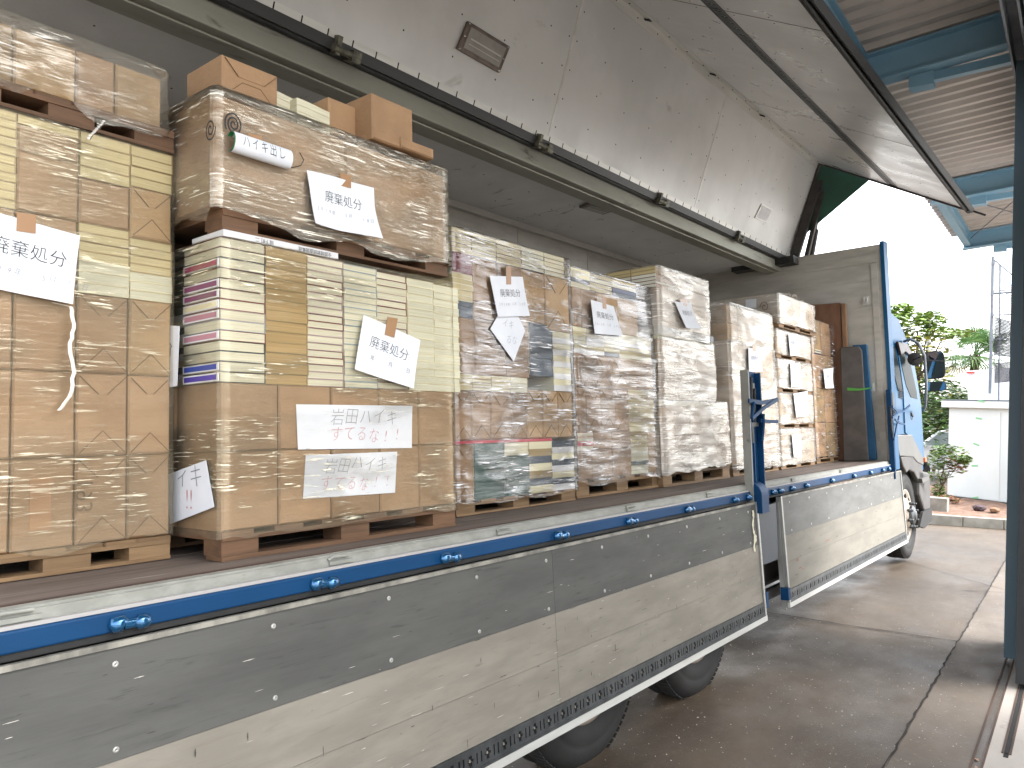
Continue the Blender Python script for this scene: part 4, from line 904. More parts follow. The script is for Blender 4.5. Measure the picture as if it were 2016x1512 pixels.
parcel(l1, x, ca[2], ca[3], z[5] + .02, z[6] - .01); books(l1, x, ca[2], ca[3], z[6] - .01, z[7], 4, 'sand', 'yellow')
parcel(l1, x, ca[3], ca[4], z[5], z[6], style='V', mat=kraftB); books(l1, x, ca[3], ca[4], z[6], z[7], 4, 'sand', 'yellow')
obj('inner_parcels', MB().box(x - 1.08, x - .31, ca[0], ca[4], z[0], z[7] - .002), kraft, l1)
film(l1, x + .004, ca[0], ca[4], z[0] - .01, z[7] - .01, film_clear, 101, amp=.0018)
sheet(l1, ((-45, 408), (158, 464), (140, 600), (-60, 558)), x + .02, [(HAIKI, .24, .52, .42, ink, -.012, 0), ('2019年  5月 11日', .105, .60, .72, pencil, -.015, 1)], tp=((33, 418), (71, 423), (70, 460), (32, 455)))
strand(l1, [at(105, 596, x=x + .03), at(140, 604, x=x + .04), at(146, 640, x=x + .045), at(138, 680, x=x + .05), at(146, 730, x=x + .05), at(138, 780, x=x + .05), at(118, 808, x=x + .04)], .012, M('twisted_film', '#d8d4c8', rough=.3))
sx = MB()
v, f = glyphs('193', -.01); c = at(168, 975, x=x + .004)
sx.add([(x + .0045, c[1] - b * .075, c[2] + (-a) * .075) for a, b in v], f); obj('lettering', sx, M('pen_brown', '#5d4630', rough=.6), l1)
# ---- its upper tier
l1b = load('top tier of the nearest load, kraft cartons under loose film on a pallet')
zb = [z[7] + .004, z[7] + .085, z[7] + .27]; yb = Ys(200, x, (-90, 25, 150, 228, 320))
pallet(l1b, x + .01, ca[0] - .02, ca[4] + .0, zb[0], zb[1], woodR)
for i in range(4): parcel(l1b, x, yb[i], yb[i + 1], zb[1], zb[2] - (0, .0, 0, 0)[i], style='', mat=carton if i != 2 else kraft)
obj('inner_parcels', MB().box(x - 1.08, x - .31, yb[0], yb[4], zb[1], zb[2] - .01), kraft, l1b)
film(l1b, x + .01, yb[0], yb[4] + .01, zb[1] - .02, zb[2] + .01, film_mat('stretch_film_loose', .05, .8, (.95, .91, .8), .8, .6), 111, amp=.006, rag=.035, domed=.05, top=.3)
strand(l1b, [at(205, 238, x=x + .03), at(190, 255, x=x + .03), at(173, 274, x=x + .03)], .012, film_white)

# ---- load 2
x = -2.38; yR = 1.405
l2 = load('lower tier of the second load, piled books over kraft parcels with handwritten notes')
c1 = Ys(900, x, (436.5, 549, 653, 748, 826, 894)); cb_ = Ys(640, x, (433, 523, 606.6, 678, 744, 804, 856.6, 907)); z = Zs(438, x, (1048, 890, 752, 465))
pallet(l2, x + .004, c1[0], c1[5], ZD, z[0], woodR)
for k in range(2):
    for i in range(5): parcel(l2, x, c1[i], c1[i + 1], z[k], z[k + 1], mat=(kraft, kraft, kraft, kraft, kraft)[i], jit=False)
    for j in range(3):
        xa = x - .302 - j * .26; o = parcel(l2, 0, 0, .25, z[k], z[k + 1], dep=.5, mat=kraftO, style='V'); o.rotation_euler = (0, 0, -PI / 2); o.location = (xa - .125, c1[0] - .002, (z[k] + z[k + 1]) / 2)
zb_ = np.linspace(z[2], z[3], 15)
cl = ['black', 'black', 'slate', 'black', 'maroon', 'bluegrey', 'mauve', 'maroon', 'maroon', 'black', 'maroon', 'slate', 'black', 'maroon']
sp_ = [('violet', 'white'), ('blue', 'white'), (None, 'cream'), (None, 'cream'), ('rose', 'rose'), (None, 'cream'), ('rose', 'rose'), ('cream', 'cream'), ('plum', 'white'), ('plum', 'white'), (None, 'cream'), ('magenta', 'white'), (None, 'cream'), (None, 'cream')]
for k in range(14):
    bk = books(l2, x, cb_[0], cb_[1], zb_[k], zb_[k + 1], 1, cl[k], 'cream', 'l', dep=.24, jx=.003)[0]
    if sp_[k][0]:
        m = MB(); m.box(x - .235, x - .004, cb_[0] - .004, cb_[0] - .0012, zb_[k] + .004, zb_[k + 1] - .004); s_ = obj('spine_cover', m, covers['white'], l2)
        m = MB(); m.box(x - .225, x - .015, cb_[0] - .0048, cb_[0] - .004, zb_[k] + .009, zb_[k + 1] - .009); obj('spine_band', m, covers[sp_[k][0]], s_)
specs = [(13, 'sand', 'tan'), (18, ['mauve', 'mauve', 'mauve', 'maroon', 'maroon'], 'cream'), (20, ['bluegrey', 'bluegrey', 'cream'], 'cream'), (17, ['maroon', 'mauve', 'cream', 'maroon'], 'cream'), (15, ['cream'], 'green'), (15, ['cream'], 'green')]
for (i, (nb, cv, pg)) in enumerate(specs):
    # the last books reach slightly lower at the right as in a settled pile
    books(l2, x - (.004 if i % 2 else 0), cb_[i + 1], cb_[i + 2], z[2], z[3] - .004 * i, nb, cv, pg, 'l' if i < 4 else 'r', dep=.22, jx=.005)
# rear face: stacks further in
xb = [x - .25, x - .45]
m_y = c1[0] + .03
for k, (cv, pg, nb, za, zc) in enumerate(((['green'], 'white', 5, .47, .62), (['cream', 'white', 'slate'], 'cream', 11, z[2], .47), (['cream', 'black', 'white'], 'white', 6, .62, z[3]))):
    th = (zc - za) / nb
    for q_ in range(nb):
        me = book_mesh(.19, .3, th, cv[q_ % len(cv)], pg, 'r'); o = bpy.data.objects.new('book', me); col.objects.link(o); o.parent = l2; o.location = (x - .26 - rnd.uniform(0, .008), m_y + rnd.uniform(-.006, .006), za + q_ * th)
for j in range(2): obj('book_pile', MB().box(x - .66 - j * .21, x - .46 - j * .21, m_y, m_y + .9, z[2], z[3] - .01), pages['cream'], l2)
obj('inner_parcels', MB().box(x - 1.08, x - .26, c1[0] + .35, c1[5] - .02, z[0], z[3] - .003), kraft, l2)
# the printed book lying on the pile
t0, t1 = at(465, 462, x=x)[1], at(608, 500, x=x)[1]
m = MB(); m.box(x - .2, x + .004, cb_[0] + .01, cb_[0] + .50, z[3] + .001, z[3] + .0245); bk = obj('book', m, covers['white'], l2, label='white book lying across the pile with black title')
tm = MB(); v, f = glyphs('全国城郭調査図集成', 0); v2, f2 = glyphs('城下町 二', 0)
tm.add([(x + .0052, cb_[0] + .39 - a * .017, z[3] + .0125 - b * .017) for a, b in v], f); tm.add([(x + .0052, cb_[0] + .17 - a * .018, z[3] + .0125 - b * .018) for a, b in v2], f2); obj('lettering', tm, ink, bk)
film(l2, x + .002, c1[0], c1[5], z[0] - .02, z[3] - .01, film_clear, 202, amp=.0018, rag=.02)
sheet(l2, ((583, 796), (812, 799), (810, 882), (586, 885)), x + .001, [('岩田ハイキ', .42, .56, .30, pencil, -.022, 1), ('すてるな!!', .38, .58, .70, redpen, -.02, 1)], curl=.002, off=.003)
sheet(l2, ((602, 896), (782, 889), (777, 970), (596, 982)), x + .001, [('岩田ハイキ', .40, .54, .28, pencil, -.022, 1), ('すてるな!!', .38, .56, .72, redpen, -.02, 1)], curl=.002, off=.003)
sheet(l2, ((716, 620), (828, 670), (811, 765), (696, 727)), x + .02, [(HAIKI, .245, .5, .42, ink, -.012, 0), ('年   月   日', .11, .56, .70, pencil, 0, 0)], tp=((763, 624), (783, 627), (776, 665), (757, 659)), curl=.008)
# note on the rear face
q = [at(a, b, y=c1[0] - .016) for a, b in ((328, 935), (406, 906), (422, 998), (335, 1032))]; m = MB(); m.prism(q, (0, -.001, 0)); s_ = obj('paper_sign', m, paper, l2)
tm = MB(); v, f = glyphs('ィキ', -.02); v2, f2 = glyphs('!!', -.02); c = at(372, 940, y=c1[0] - .0185); c2 = at(372, 985, y=c1[0] - .0185)
tm.add([(c[0] + a * .09, c[1], c[2] + b * .09) for a, b in v], f, 0); tm.add([(c2[0] + a * .1, c2[1], c2[2] + b * .1) for a, b in v2], f2, 1); obj('lettering', tm, [pencil, redpen], s_)
q = [at(a, b, y=c1[0] - .05) for a, b in ((322, 640), (354, 642), (349, 760), (318, 765))]; m = MB(); m.prism(q, (0, -.001, 0)); s_ = obj('paper_sign', m, paper, l1, label='white notice hanging in the gap between two loads')
tm = MB(); v, f = glyphs('分', -.012); c = at(330, 690, y=c1[0] - .0525); tm.add([(c[0] + a * .07, c[1], c[2] + b * .07) for a, b in v], f); obj('lettering', tm, ink, s_)
# ---- load 2 upper tier
l2b = load('top tier of the second load, wide brown bundle under film bearing two pasted notices')
xb2 = x + .01; yc = [Ys(300, xb2, (424,))[0], Ys(400, xb2, (880,))[0]]; zz = [z[3] + .026, z[3] + .105, 1.205]
pallet(l2b, xb2 - .02, yc[0] + .04, yc[1] + .02, zz[0], zz[1], woodR)
ycs = np.linspace(yc[0], yc[1], 3)
for i in range(2):
    for k in range(1, 2): parcel(l2b, xb2 - .012, ycs[i], ycs[i + 1], zz[1], zz[2] - .01, mat=(kraft, kraft)[i])
for k in range(2):
    for j in range(2):
        o = parcel(l2b, 0, 0, .3, zz[1] + .2 * k, (zz[1] + .2, zz[2] - .01)[k], dep=.5, mat=kraftO); o.rotation_euler = (0, 0, -PI / 2); o.location = (xb2 - .33 - j * .31 - .15 + .0, yc[0] + .0, zz[1] + (.1 if k == 0 else .2 + (zz[2] - zz[1] - .21) / 2))
obj('inner_parcels', MB().box(x - 1.05, x - .33, yc[0] + .5, yc[1] - .02, zz[1], zz[2] - .03), kraft, l2b)
film_b = film_mat('stretch_film_thick', .07, .95, (.97, .92, .78), .9, .95, .09)
film(l2b, xb2, yc[0], yc[1], zz[0] + .045, zz[2], film_b, 303, amp=.0028, rag=.028, top=.35, domed=.015)
sheet(l2b, ((604, 335), (736, 370), (741, 473), (612, 442)), xb2 + .016, [(HAIKI, .235, .50, .42, ink, -.012, 0), ('2019年  5月  18日', .10, .50, .68, pencil, -.015, 1)], tp=((669, 340), (691, 346), (691, 371), (671, 366)), curl=.03)
# rolled note
a, b = at(457, 277, x=xb2 + .035), at(570, 314, x=xb2 + .035); d = (b - a); lr = np.linalg.norm(d); d /= lr
m = MB(); n_ = 22; rr = .036; up = np.array((0, 0, 1.)) - d * d[2]; up /= np.linalg.norm(up); ou = np.cross(d, up); ou = ou if ou[0] > 0 else -ou
R = [[a + d * lr * t + up * rr * math.sin(g_) + ou * (rr * .75 * math.cos(g_) - .005) for g_ in np.linspace(-2.3, 2.4, n_)] for t in np.linspace(0, 1, 8)]
m.grid(R); rl = obj('rolled_note', m, paper, l2b)
m = MB(); m.grid([[a + d * (lr * t) + up * (rr - .003) * math.sin(g_) + ou * ((rr * .75 - .003) * math.cos(g_) - .005) for g_ in np.linspace(-2.3, 2.4, n_)] for t in (-.012, .06)]); obj('green_edge', m, M('green_backing', '#1f7a46', rough=.5), rl)
tm = MB(); r = random.Random(4)
for i, ch in enumerate('ハイキ出し'):
    v, f = glyphs(ch, -.012); pp = []
    for g1_, g2_ in v:
        al = .18 + .155 * i + g1_ * .135; hh = g2_ * .048 + .002
        an = math.asin(max(-.95, min(.95, hh / rr))); pp.append(a + d * lr * al + up * rr * math.sin(an) + ou * (rr * .75 * math.cos(an) - .0035))
    tm.add(pp, f)
obj('lettering', tm, ink, rl)
q = [at(p_, q_, x=xb2 + .018) for p_, q_ in ((489, 262), (516, 268), (514, 284), (487, 277))]; m = MB(); m.prism(q, (.001, 0, 0)); obj('tape', m, tape, l2b)
def spiral(parent, c, u, v_, r0, turns=2.6, wd=.0035, nv=(1, 0, 0), mat=ink):
    m = MB(); P = []; nv = np.array(nv, float)
    for t in np.linspace(0, turns * 2 * PI, 60):
        r = r0 * (.12 + .88 * t / (turns * 2 * PI)); p = c + u * r * math.cos(t) + v_ * r * 1.25 * math.sin(t); P.append(p)
    G_ = []
    for i, p in enumerate(P):
        tg = P[min(i + 1, 59)] - P[max(i - 1, 0)]; tg = tg / np.linalg.norm(tg); s_ = np.cross(tg, nv); G_.append([p - s_ * wd / 2, p + s_ * wd / 2])
    m.grid(G_); return obj('lettering', m, mat, parent)
spiral(l2b, at(460, 245, x=xb2 + .02), np.array((0, 1., 0)), np.array((0, 0, 1.)), .034, wd=.006)
spiral(l2b, at(414, 254, y=yc[0] - .02), np.array((1., 0, 0)), np.array((0, 0, 1.)), .033, 2.0, .006, nv=(0, -1, 0))
m = MB(); P = [at(a_, b_, x=xb2 + .018) for a_, b_ in ((485, 300), (500, 304), (508, 312), (515, 306), (528, 314), (540, 318), (560, 326), (575, 330), (592, 326), (598, 315), (590, 300))]
m.tube(P, .0016, 5); obj('lettering', m, ink, l2b)

# loose parcels and books on top
ZT = zz[2] + .022
def loose(label, fc, xr, xl_top, z1, w_, dep, mat=kraftO):
    """parcel whose near vertical edge stands at fc (pixel x, y of its top corner)"""
    pass
def corner_parcel(label, px, py, ztop, wy, dx, zb0, mat, style=''):
    c = at(px, py, z=ztop); t = thing('kraft_parcel', label, 'parcel', (c[0], c[1] + wy / 2, zb0), 'T', 'loose kraft parcels on the top tier')
    o = parcel(t, 0, -wy / 2, wy / 2, 0, ztop - zb0, dep=dx, mat=mat, style=style, jit=False, name='wrapping'); 
    return t
corner_parcel('loose orange kraft parcel with folded end, leftmost on the top tier', 437, 105, 1.385, .235, .25, ZT, kraftO, 'V')
corner_parcel('tall smooth kraft parcel standing highest at the right of the top tier', 732, 181, 1.42, .235, .27, ZT, kraftO)
corner_parcel('small kraft parcel half hidden behind the tall one on the top tier', 647, 189, 1.39, .2, .22, ZT, kraftO)
corner_parcel('flat kraft parcel peeking out right of the tall parcel', 790, 268, 1.275, .20, .2, ZT, kraftO)
for j, (pa, pb, py, zt, nb, lb) in enumerate(((517, 583, 164, 1.355, 5, 'leftmost thin cream book pile beside the loose parcels, book'), (583, 642, 188, 1.335, 4, 'right thin cream book pile beside the loose parcels, book'))):
    c = at(pa, py, z=zt); th = (zt - ZT) / nb
    for k in range(nb):
        t = thing('loose_book', ('topmost', 'second', 'third', 'fourth', 'fifth')[k] + ' thin cream book of the ' + ('left' if j == 0 else 'right') + ' loose pile by the parcels', 'book', (c[0] - .01, c[1] + .01, zt - th * (k + 1)), 'T', 'loose thin books on the top tier')
        m = MB(); L_ = .20
        for s_, (za, zc, mi) in enumerate(((0, .0012, 1), (.0014, th - .0026, 0), (th - .0024, th - .0012, 1))):
            P0 = [[(xx, yy_, za + .012 * math.sin(max(0, (yy_ - .05)) / .15 * 1.4) * -1 * .9) for yy_ in np.linspace(0, L_, 7)] for xx in (-.15, 0)]
            a_, b_ = [(p, (p[0], p[1], p[2] + zc - za)) for p in P0[0]], [(p, (p[0], p[1], p[2] + zc - za)) for p in P0[1]]
            m.grid([[b_[i][0] for i in range(7)], [b_[i][1] for i in range(7)]], mi, False); m.grid([[a_[i][0] for i in range(7)], [a_[i][1] for i in range(7)]], mi, False); m.grid([[a_[i][1] for i in range(7)], [b_[i][1] for i in range(7)]], mi, False)
            m.add([a_[0][0], b_[0][0], b_[0][1], a_[0][1], a_[6][0], b_[6][0], b_[6][1], a_[6][1]], [(0, 1, 2, 3), (4, 5, 6, 7)], mi)
        obj('page_block', m, [pages['cream'], covers['cream']], t)

# ---- load 3
x = -2.62
l3 = load('third load with dark green, red and cream book piles between kraft parcels')
z = Zs(898, x, (990, 875, 868, 767, 735, 622, 590, 535, 495, 447)); Y3 = lambda *q: Ys(820, x, q)
pallet(l3, x, *Y3(896, 1129), ZD, z[0] + .0, wood)
def K(a, b, k0, k1, st='', mt=kraft, L=None, xx=None, dz0=0, dz1=0, YY=None): return parcel(L, xx, *(YY or Y3)(a, b), z[k0] + dz0, z[k1] + dz1, style=st, mat=mt)
K(896, 932, 0, 1, 'V', kraft, l3, x)
books(l3, x, *Y3(932, 992), z[0], z[1], 5, 'bottle', 'green', 'f'); books(l3, x, *Y3(992, 1040), z[0], z[1] - .07, 4, 'bottle', 'cream', 'f'); books(l3, x, *Y3(992, 1040), z[1] - .07, z[1], 4, 'cream', 'cream')
books(l3, x, *Y3(1040, 1085), z[0], z[1], 7, ['cream', 'slate', 'sand'], ['cream', 'yellow'], 'f'); books(l3, x, *Y3(1085, 1128), z[0], z[1], 8, ['white', 'slate', 'cream'], 'white', 'f')
m = MB(); m.box(x - .3, x + .002, *Y3(896, 1085), z[1] + .001, z[2] - .001); obj('red_board', m, covers['red'], l3)
for a, b in ((896, 930), (930, 968), (968, 1008), (1008, 1040)): K(a, b, 2, 3, 'V', kraft, l3, x)
for a, b in ((1040, 1070), (1070, 1100), (1100, 1129)): K(a, b, 2, 3, 'V', kraftB, l3, x, dz1=.02)
books(l3, x, *Y3(896, 932), z[3], z[4], 3, 'cream', 'yellow'); books(l3, x, *Y3(932, 970), z[3], z[4], 4, 'sand', 'yellow'); books(l3, x, *Y3(970, 1008), z[3], z[4], 4, 'cream', 'yellow'); books(l3, x, *Y3(1008, 1040), z[3], z[4], 3, 'cream', 'cream')
K(896, 940, 4, 5, '', kraft, l3, x); K(940, 1000, 4, 5, '', kraft, l3, x); K(1000, 1047, 4, 5, '', kraft, l3, x)
books(l3, x, *Y3(1047, 1092), z[4] + .02, z[5] + .03, 6, 'slate', 'white', 'f'); books(l3, x, *Y3(1092, 1127), z[3] + .02, z[5], 10, ['white', 'cream'], 'white', 'f')
books(l3, x, *Y3(896, 936), z[5], z[6], 3, 'slate', 'cream', 'f'); books(l3, x, *Y3(896, 936), z[6], z[7], 5, 'cream', 'yellow'); books(l3, x, *Y3(896, 936), z[7], z[8], 4, 'maroon', 'cream', 'f')
K(936, 985, 5, 6, '', kraft, l3, x, dz1=.01); K(985, 1047, 5, 6, '', kraftB, l3, x, dz1=.01)
K(936, 985, 6, 8, '', kraft, l3, x, dz0=.01); K(985, 1035, 6, 8, '', kraft, l3, x, dz0=.01)
K(1035, 1080, 5, 8, '', kraftB, l3, x, dz0=.03); K(1080, 1127, 5, 8, 'V', kraftB, l3, x)
for i, (a, b) in enumerate(((896, 936), (936, 985), (985, 1035), (1035, 1080), (1080, 1120))): books(l3, x, *Y3(a, b), z[8], z[9], 5, ['slate', 'cream', 'cream'] if i % 2 else ['cream', 'maroon'], 'yellow' if i < 3 else 'cream')
obj('inner_parcels', MB().box(x - 1.08, x - .2, *Y3(898, 1127), z[0], z[9] - .004), kraft, l3)
film3 = film_mat('stretch_film_streaky', .02, .95, (.92, .92, .92), .75, .78, .05)
film(l3, x + .006, *Y3(896, 1129), z[0] - .02, z[9] - .01, film3, 401, amp=.0035, rag=.02, prof=([0, .3, .6, .8, 1], [.012, .006, .004, 0, -.006]))
sheet(l3, ((964, 543), (1029, 545), (1041, 622), (979, 624)), x + .03, [(HAIKI, .21, .52, .43, ink, -.008, 0), ('2019年 5月 20日', .09, .52, .70, pencil, -.012, 1)], tp=((996, 525), (1006, 525), (1006, 560), (997, 560)), curl=.006)
sheet(l3, ((965, 620), (1034, 622), (1034, 712), (965, 712)), x + .022, [('イキ', .2, .5, .2, pencil, -.02, 1), ('るな', .2, .6, .55, pencil, -.02, 1)], cut=[(.0, .3), (.2, .02), (.8, .02), (1, .32), (.65, 1.0)], curl=.004)

# ---- load 4
x = -2.66
l4 = load('fourth load, kraft parcels and mixed books wound in crinkled film on a clean pallet')
z = Zs(1123, x, (948, 888, 852, 760, 692, 641, 562, 525)); Y4 = lambda *q: Ys(850, x, q)
pallet(l4, x, *Y4(1133, 1300), ZD, z[0], wood)
for a, b in ((1133, 1165), (1165, 1205), (1205, 1242)): parcel(l4, x, *Y4(a, b), z[0], z[1], mat=kraft)
pile(l4, x, *Y4(1242, 1275), z[0], z[1], 6, ['green', 'cream'], 'green'); parcel(l4, x, *Y4(1275, 1300), z[0], z[1], mat=kraftB)
pile(l4, x, *Y4(1133, 1168), z[1], z[2], 4, 'red', 'cream'); parcel(l4, x, *Y4(1168, 1205), z[1], z[2]); parcel(l4, x, *Y4(1205, 1242), z[1], z[2]); pile(l4, x, *Y4(1242, 1275), z[1], z[2], 4, ['bottle', 'sand'], 'yellow'); parcel(l4, x, *Y4(1275, 1297), z[1], z[2], mat=kraftB)
for a, b in ((1133, 1156), (1156, 1185), (1185, 1214), (1214, 1240)): parcel(l4, x, *Y4(a, b), z[2], z[3], style='V')
pile(l4, x, *Y4(1240, 1290), z[2], z[3], 9, ['sand', 'cream'], 'yellow')
for a, b in ((1133, 1152), (1152, 1180), (1180, 1210), (1210, 1290)): parcel(l4, x, *Y4(a, b), z[3], z[4], style='V', mat=kraftB if b == 1290 else kraft)
for a, b in ((1133, 1160), (1160, 1195), (1195, 1225), (1225, 1288)): pile(l4, x, *Y4(a, b), z[4], z[5], 6, ['cream', 'slate', 'white', 'cream'], ['cream', 'yellow'])
for a, b in ((1133, 1152), (1152, 1182), (1182, 1225), (1225, 1265)): parcel(l4, x, *Y4(a, b), z[5], z[6], mat=kraftB if b > 1200 else kraft)
for a, b in ((1133, 1170), (1170, 1215), (1215, 1262)): pile(l4, x, *Y4(a, b), z[6], z[7], 4, ['cream', 'navy', 'slate'], ['cream', 'yellow'])
obj('inner_parcels', MB().box(x - 1.08, x - .25, *Y4(1135, 1262), z[0], z[7] - .004), kraft, l4)
film4 = film_mat('stretch_film_crinkled', .07, .95, (.9, .89, .88), .7, .85, .06)
film(l4, x + .006, *Y4(1133, 1292), z[0] - .02, z[7] - .01, film4, 501, amp=.0045, rag=.022, prof=([0, .1, .3, .5, .62, .64, .8, .82, 1], [.012, .01, .006, .004, .016, .002, -.006, -.01, -.02]))
sheet(l4, ((1163, 590), (1208, 603), (1225, 661), (1170, 657)), x + .03, [(HAIKI, .22, .5, .42, ink, -.006, 0), ('2019年 5月 20日', .1, .5, .70, pencil, -.012, 1)], tp=((1185, 584), (1193, 584), (1194, 608), (1187, 607)), curl=.004)

# ---- load 5 (three tiers of different width)
x = -2.62
l5 = load('fifth load, cloudy wrapped tiers with the widest box raised on top')
z = Zs(1300, x, (926, 789, 661, 646)); zt = Zs(1279, x, (643, 518)); Y5 = lambda *q: Ys(850, x, q)
pallet(l5, x, *Y5(1303, 1434), ZD, z[0], wood)
for a, b in ((1303, 1330), (1330, 1360), (1360, 1405), (1405, 1434)):
    parcel(l5, x, *Y5(a, b), z[0], (z[0] + z[1]) / 2); parcel(l5, x, *Y5(a, b), (z[0] + z[1]) / 2, z[1] - .03, mat=kraftB); pile(l5, x, *Y5(a, b), z[1] - .03, z[1], 3, 'cream', 'green')
for a, b in ((1305, 1318), (1318, 1334), (1334, 1365), (1365, 1412)):
    parcel(l5, x, *Y5(a, b), z[1], (z[1] + z[2]) / 2, style='V'); parcel(l5, x, *Y5(a, b), (z[1] + z[2]) / 2, z[2] - .02, style='V', mat=kraftB)
pile(l5, x, *Y5(1303, 1412), z[2] - .02, zt[0] + .02, 4, ['cream', 'slate'], 'green')
for a, b in ((1302, 1345), (1345, 1400)): parcel(l5, x, *Y5(a, b), zt[0] + .02, zt[1] - .12, mat=kraftB); parcel(l5, x, *Y5(a, b), zt[1] - .12, zt[1], mat=carton)
ya = Y5(1302)[0]; th = .026
for j in range(3):
    for k in range(6):
        me = book_mesh(.2, .3, th, 'maroon' if k < 4 else 'sand', 'white' if k < 4 else 'yellow', 'l'); o = bpy.data.objects.new('book', me); col.objects.link(o); o.parent = l5
        o.location = (x - .003 - j * .205 - .0, ya - .003, zt[1] - .16 + k * th)
obj('inner_parcels', MB().box(x - 1.08, x - .25, *Y5(1312, 1405), z[0], zt[1] - .004), kraft, l5)
film(l5, x + .004, *Y5(1303, 1434), z[0] - .03, z[1], film_white, 601, amp=.004, rag=.03, prof=([0, .3, 1], [.012, .012, -.002]), top=.06)
film(l5, x - .002, *Y5(1305, 1412), z[1], z[2] + .0, film_white, 602, amp=.004, rag=.004, prof=([0, .5, 1], [0, .008, -.002]), top=.05)
film(l5, x + .012, *Y5(1304, 1402), z[2] + .0, zt[1] - .005, film_white, 603, amp=.004, rag=.004, prof=([0, .5, 1], [-.004, .006, .0]))
sheet(l5, ((1328, 594), (1360, 596), (1374, 648), (1347, 646)), x + .04, [(HAIKI, .2, .55, .42, pencil, 0, 0)], curl=.02, tp=((1338, 588), (1351, 589), (1352, 602), (1340, 600)))

# ---- load 6
x = -2.66
l6 = load('sixth load, tall narrow cloudy bundle behind the blue middle post')
z = Zs(1436, x, (918, 800, 672, 600)); Y6 = lambda *q: Ys(850, x, q)
pallet(l6, x, *Y6(1441, 1530), ZD, z[0], wood)
for a, b in ((1441, 1462), (1462, 1495), (1495, 1529)):
    for k in range(3):
        parcel(l6, x, *Y6(a, b), z[k], (z[k] + z[k + 1]) / 2, mat=kraftB, style='V' if k == 1 else ''); parcel(l6, x, *Y6(a, b), (z[k] + z[k + 1]) / 2, z[k + 1], mat=carton if k == 2 else kraftB)
obj('inner_parcels', MB().box(x - 1.08, x - .29, *Y6(1443, 1527), z[0], z[3] - .004), kraft, l6)
film(l6, x + .006, *Y6(1441, 1530), z[0] - .03, z[2], film_white, 701, amp=.004, rag=.03, prof=([0, .5, 1], [.01, .008, .004]), top=.05)
film(l6, x + .012, *Y6(1441, 1526), z[2] - .01, z[3], film_white, 702, amp=.004, rag=.005, prof=([0, .5, 1], [0, .012, 0]), domed=.03)
sheet(l6, ((1473, 685), (1497, 686), (1499, 731), (1473, 733)), x + .035, [(HAIKI, .2, .5, .42, pencil, 0, 0)], curl=.01, tp=((1481, 681), (1488, 681), (1488, 692), (1482, 692)))

# ---- load 7: five small loads stacked
x = -2.66; Y7 = lambda *q: Ys(850, x, q)
lv7 = [(915, 846), (840, 775), (768, 708), (700, 650), (640, 585)]
names7 = ['bottom small cloudy load of the stack of five beside the cardboard bale', 'second from bottom small load of the stack of five, sign tilted', 'middle small load of the stack of five, hazy film', 'second from top small load of the stack of five', 'top small load of the stack of five with crumpled film on its lid']
sg = [((1559, 855), (1577, 855), (1577, 900), (1562, 900)), ((1562, 775), (1590, 770), (1590, 818), (1567, 822)), ((1556, 715), (1575, 715), (1577, 762), (1557, 762)), ((1552, 657), (1570, 658), (1572, 700), (1555, 700)), None]
for k, (pb, ptp) in enumerate(lv7):
    L7 = load(names7[k], group='stack of five small wrapped loads'); za, zb_ = at(1534, pb, x=x)[2], at(1534, ptp, x=x)[2]
    if k == 0: za0 = ZD
    else: za0 = prev
    xo = 0 if k < 4 else .05; y_ = Y7(1536 if k < 4 else 1534, 1602 if k < 4 else 1604)
    zp = za0 + .055; pallet(L7, x + xo, y_[0], y_[1], za0 + .001, zp, wood)
    for a, b in ((0, .3), (.3, .62), (.62, 1)):
        parcel(L7, x + xo, y_[0] + (y_[1] - y_[0]) * a, y_[0] + (y_[1] - y_[0]) * b, zp, zb_, mat=kraftB if k < 4 else carton)
    obj('inner_parcels', MB().box(x + xo - 1.08, x + xo - .31, y_[0] + .001, y_[1] - .01, zp, zb_ - .004), carton if k == 4 else kraft, L7)
    film(L7, x + xo + .004, y_[0], y_[1], zp - .012, zb_, film_white if k < 4 else film_mat('stretch_film_top', .35, .8, (.9, .87, .81), .7, .8), 801 + k * 10, amp=.004, rag=.008, top=.12)
    if sg[k]: sheet(L7, sg[k], x + .03, [(HAIKI, .2, .5, .42, pencil, 0, 0)], curl=.006)
    prev = zb_ + .014
q = [at(a, b, y=Y7(1534)[0] - .02) for a, b in ((1468, 590), (1489, 588), (1489, 606), (1468, 606))]; m = MB(); m.prism(q, (0, -.002, 0)); obj('paper_sign', m, paper, L7)
spiral(L7, at(1505, 604, y=Y7(1534)[0] - .02), np.array((1., 0, 0)), np.array((0, 0, 1.)), .045, 1.5, .006, nv=(0, -1, 0), mat=M('pen_brown2', '#5d4630', rough=.6))
m = MB(); r = np.random.RandomState(4); c0 = at(1518, 576, x=x - .12); G_ = []
for i in range(22):
    row = []
    for j in range(12): row.append((c0[0] + (j - 6) * .035, c0[1] - .1 + i * .032, prev - .005 + .045 * abs(math.sin(i * 1.3 + j)) * math.exp(-((i - 8) / 7) ** 2) + r.uniform(0, .03)))
    G_.append(row)
m.grid(G_); obj('crumpled_film', m, film_white, L7)
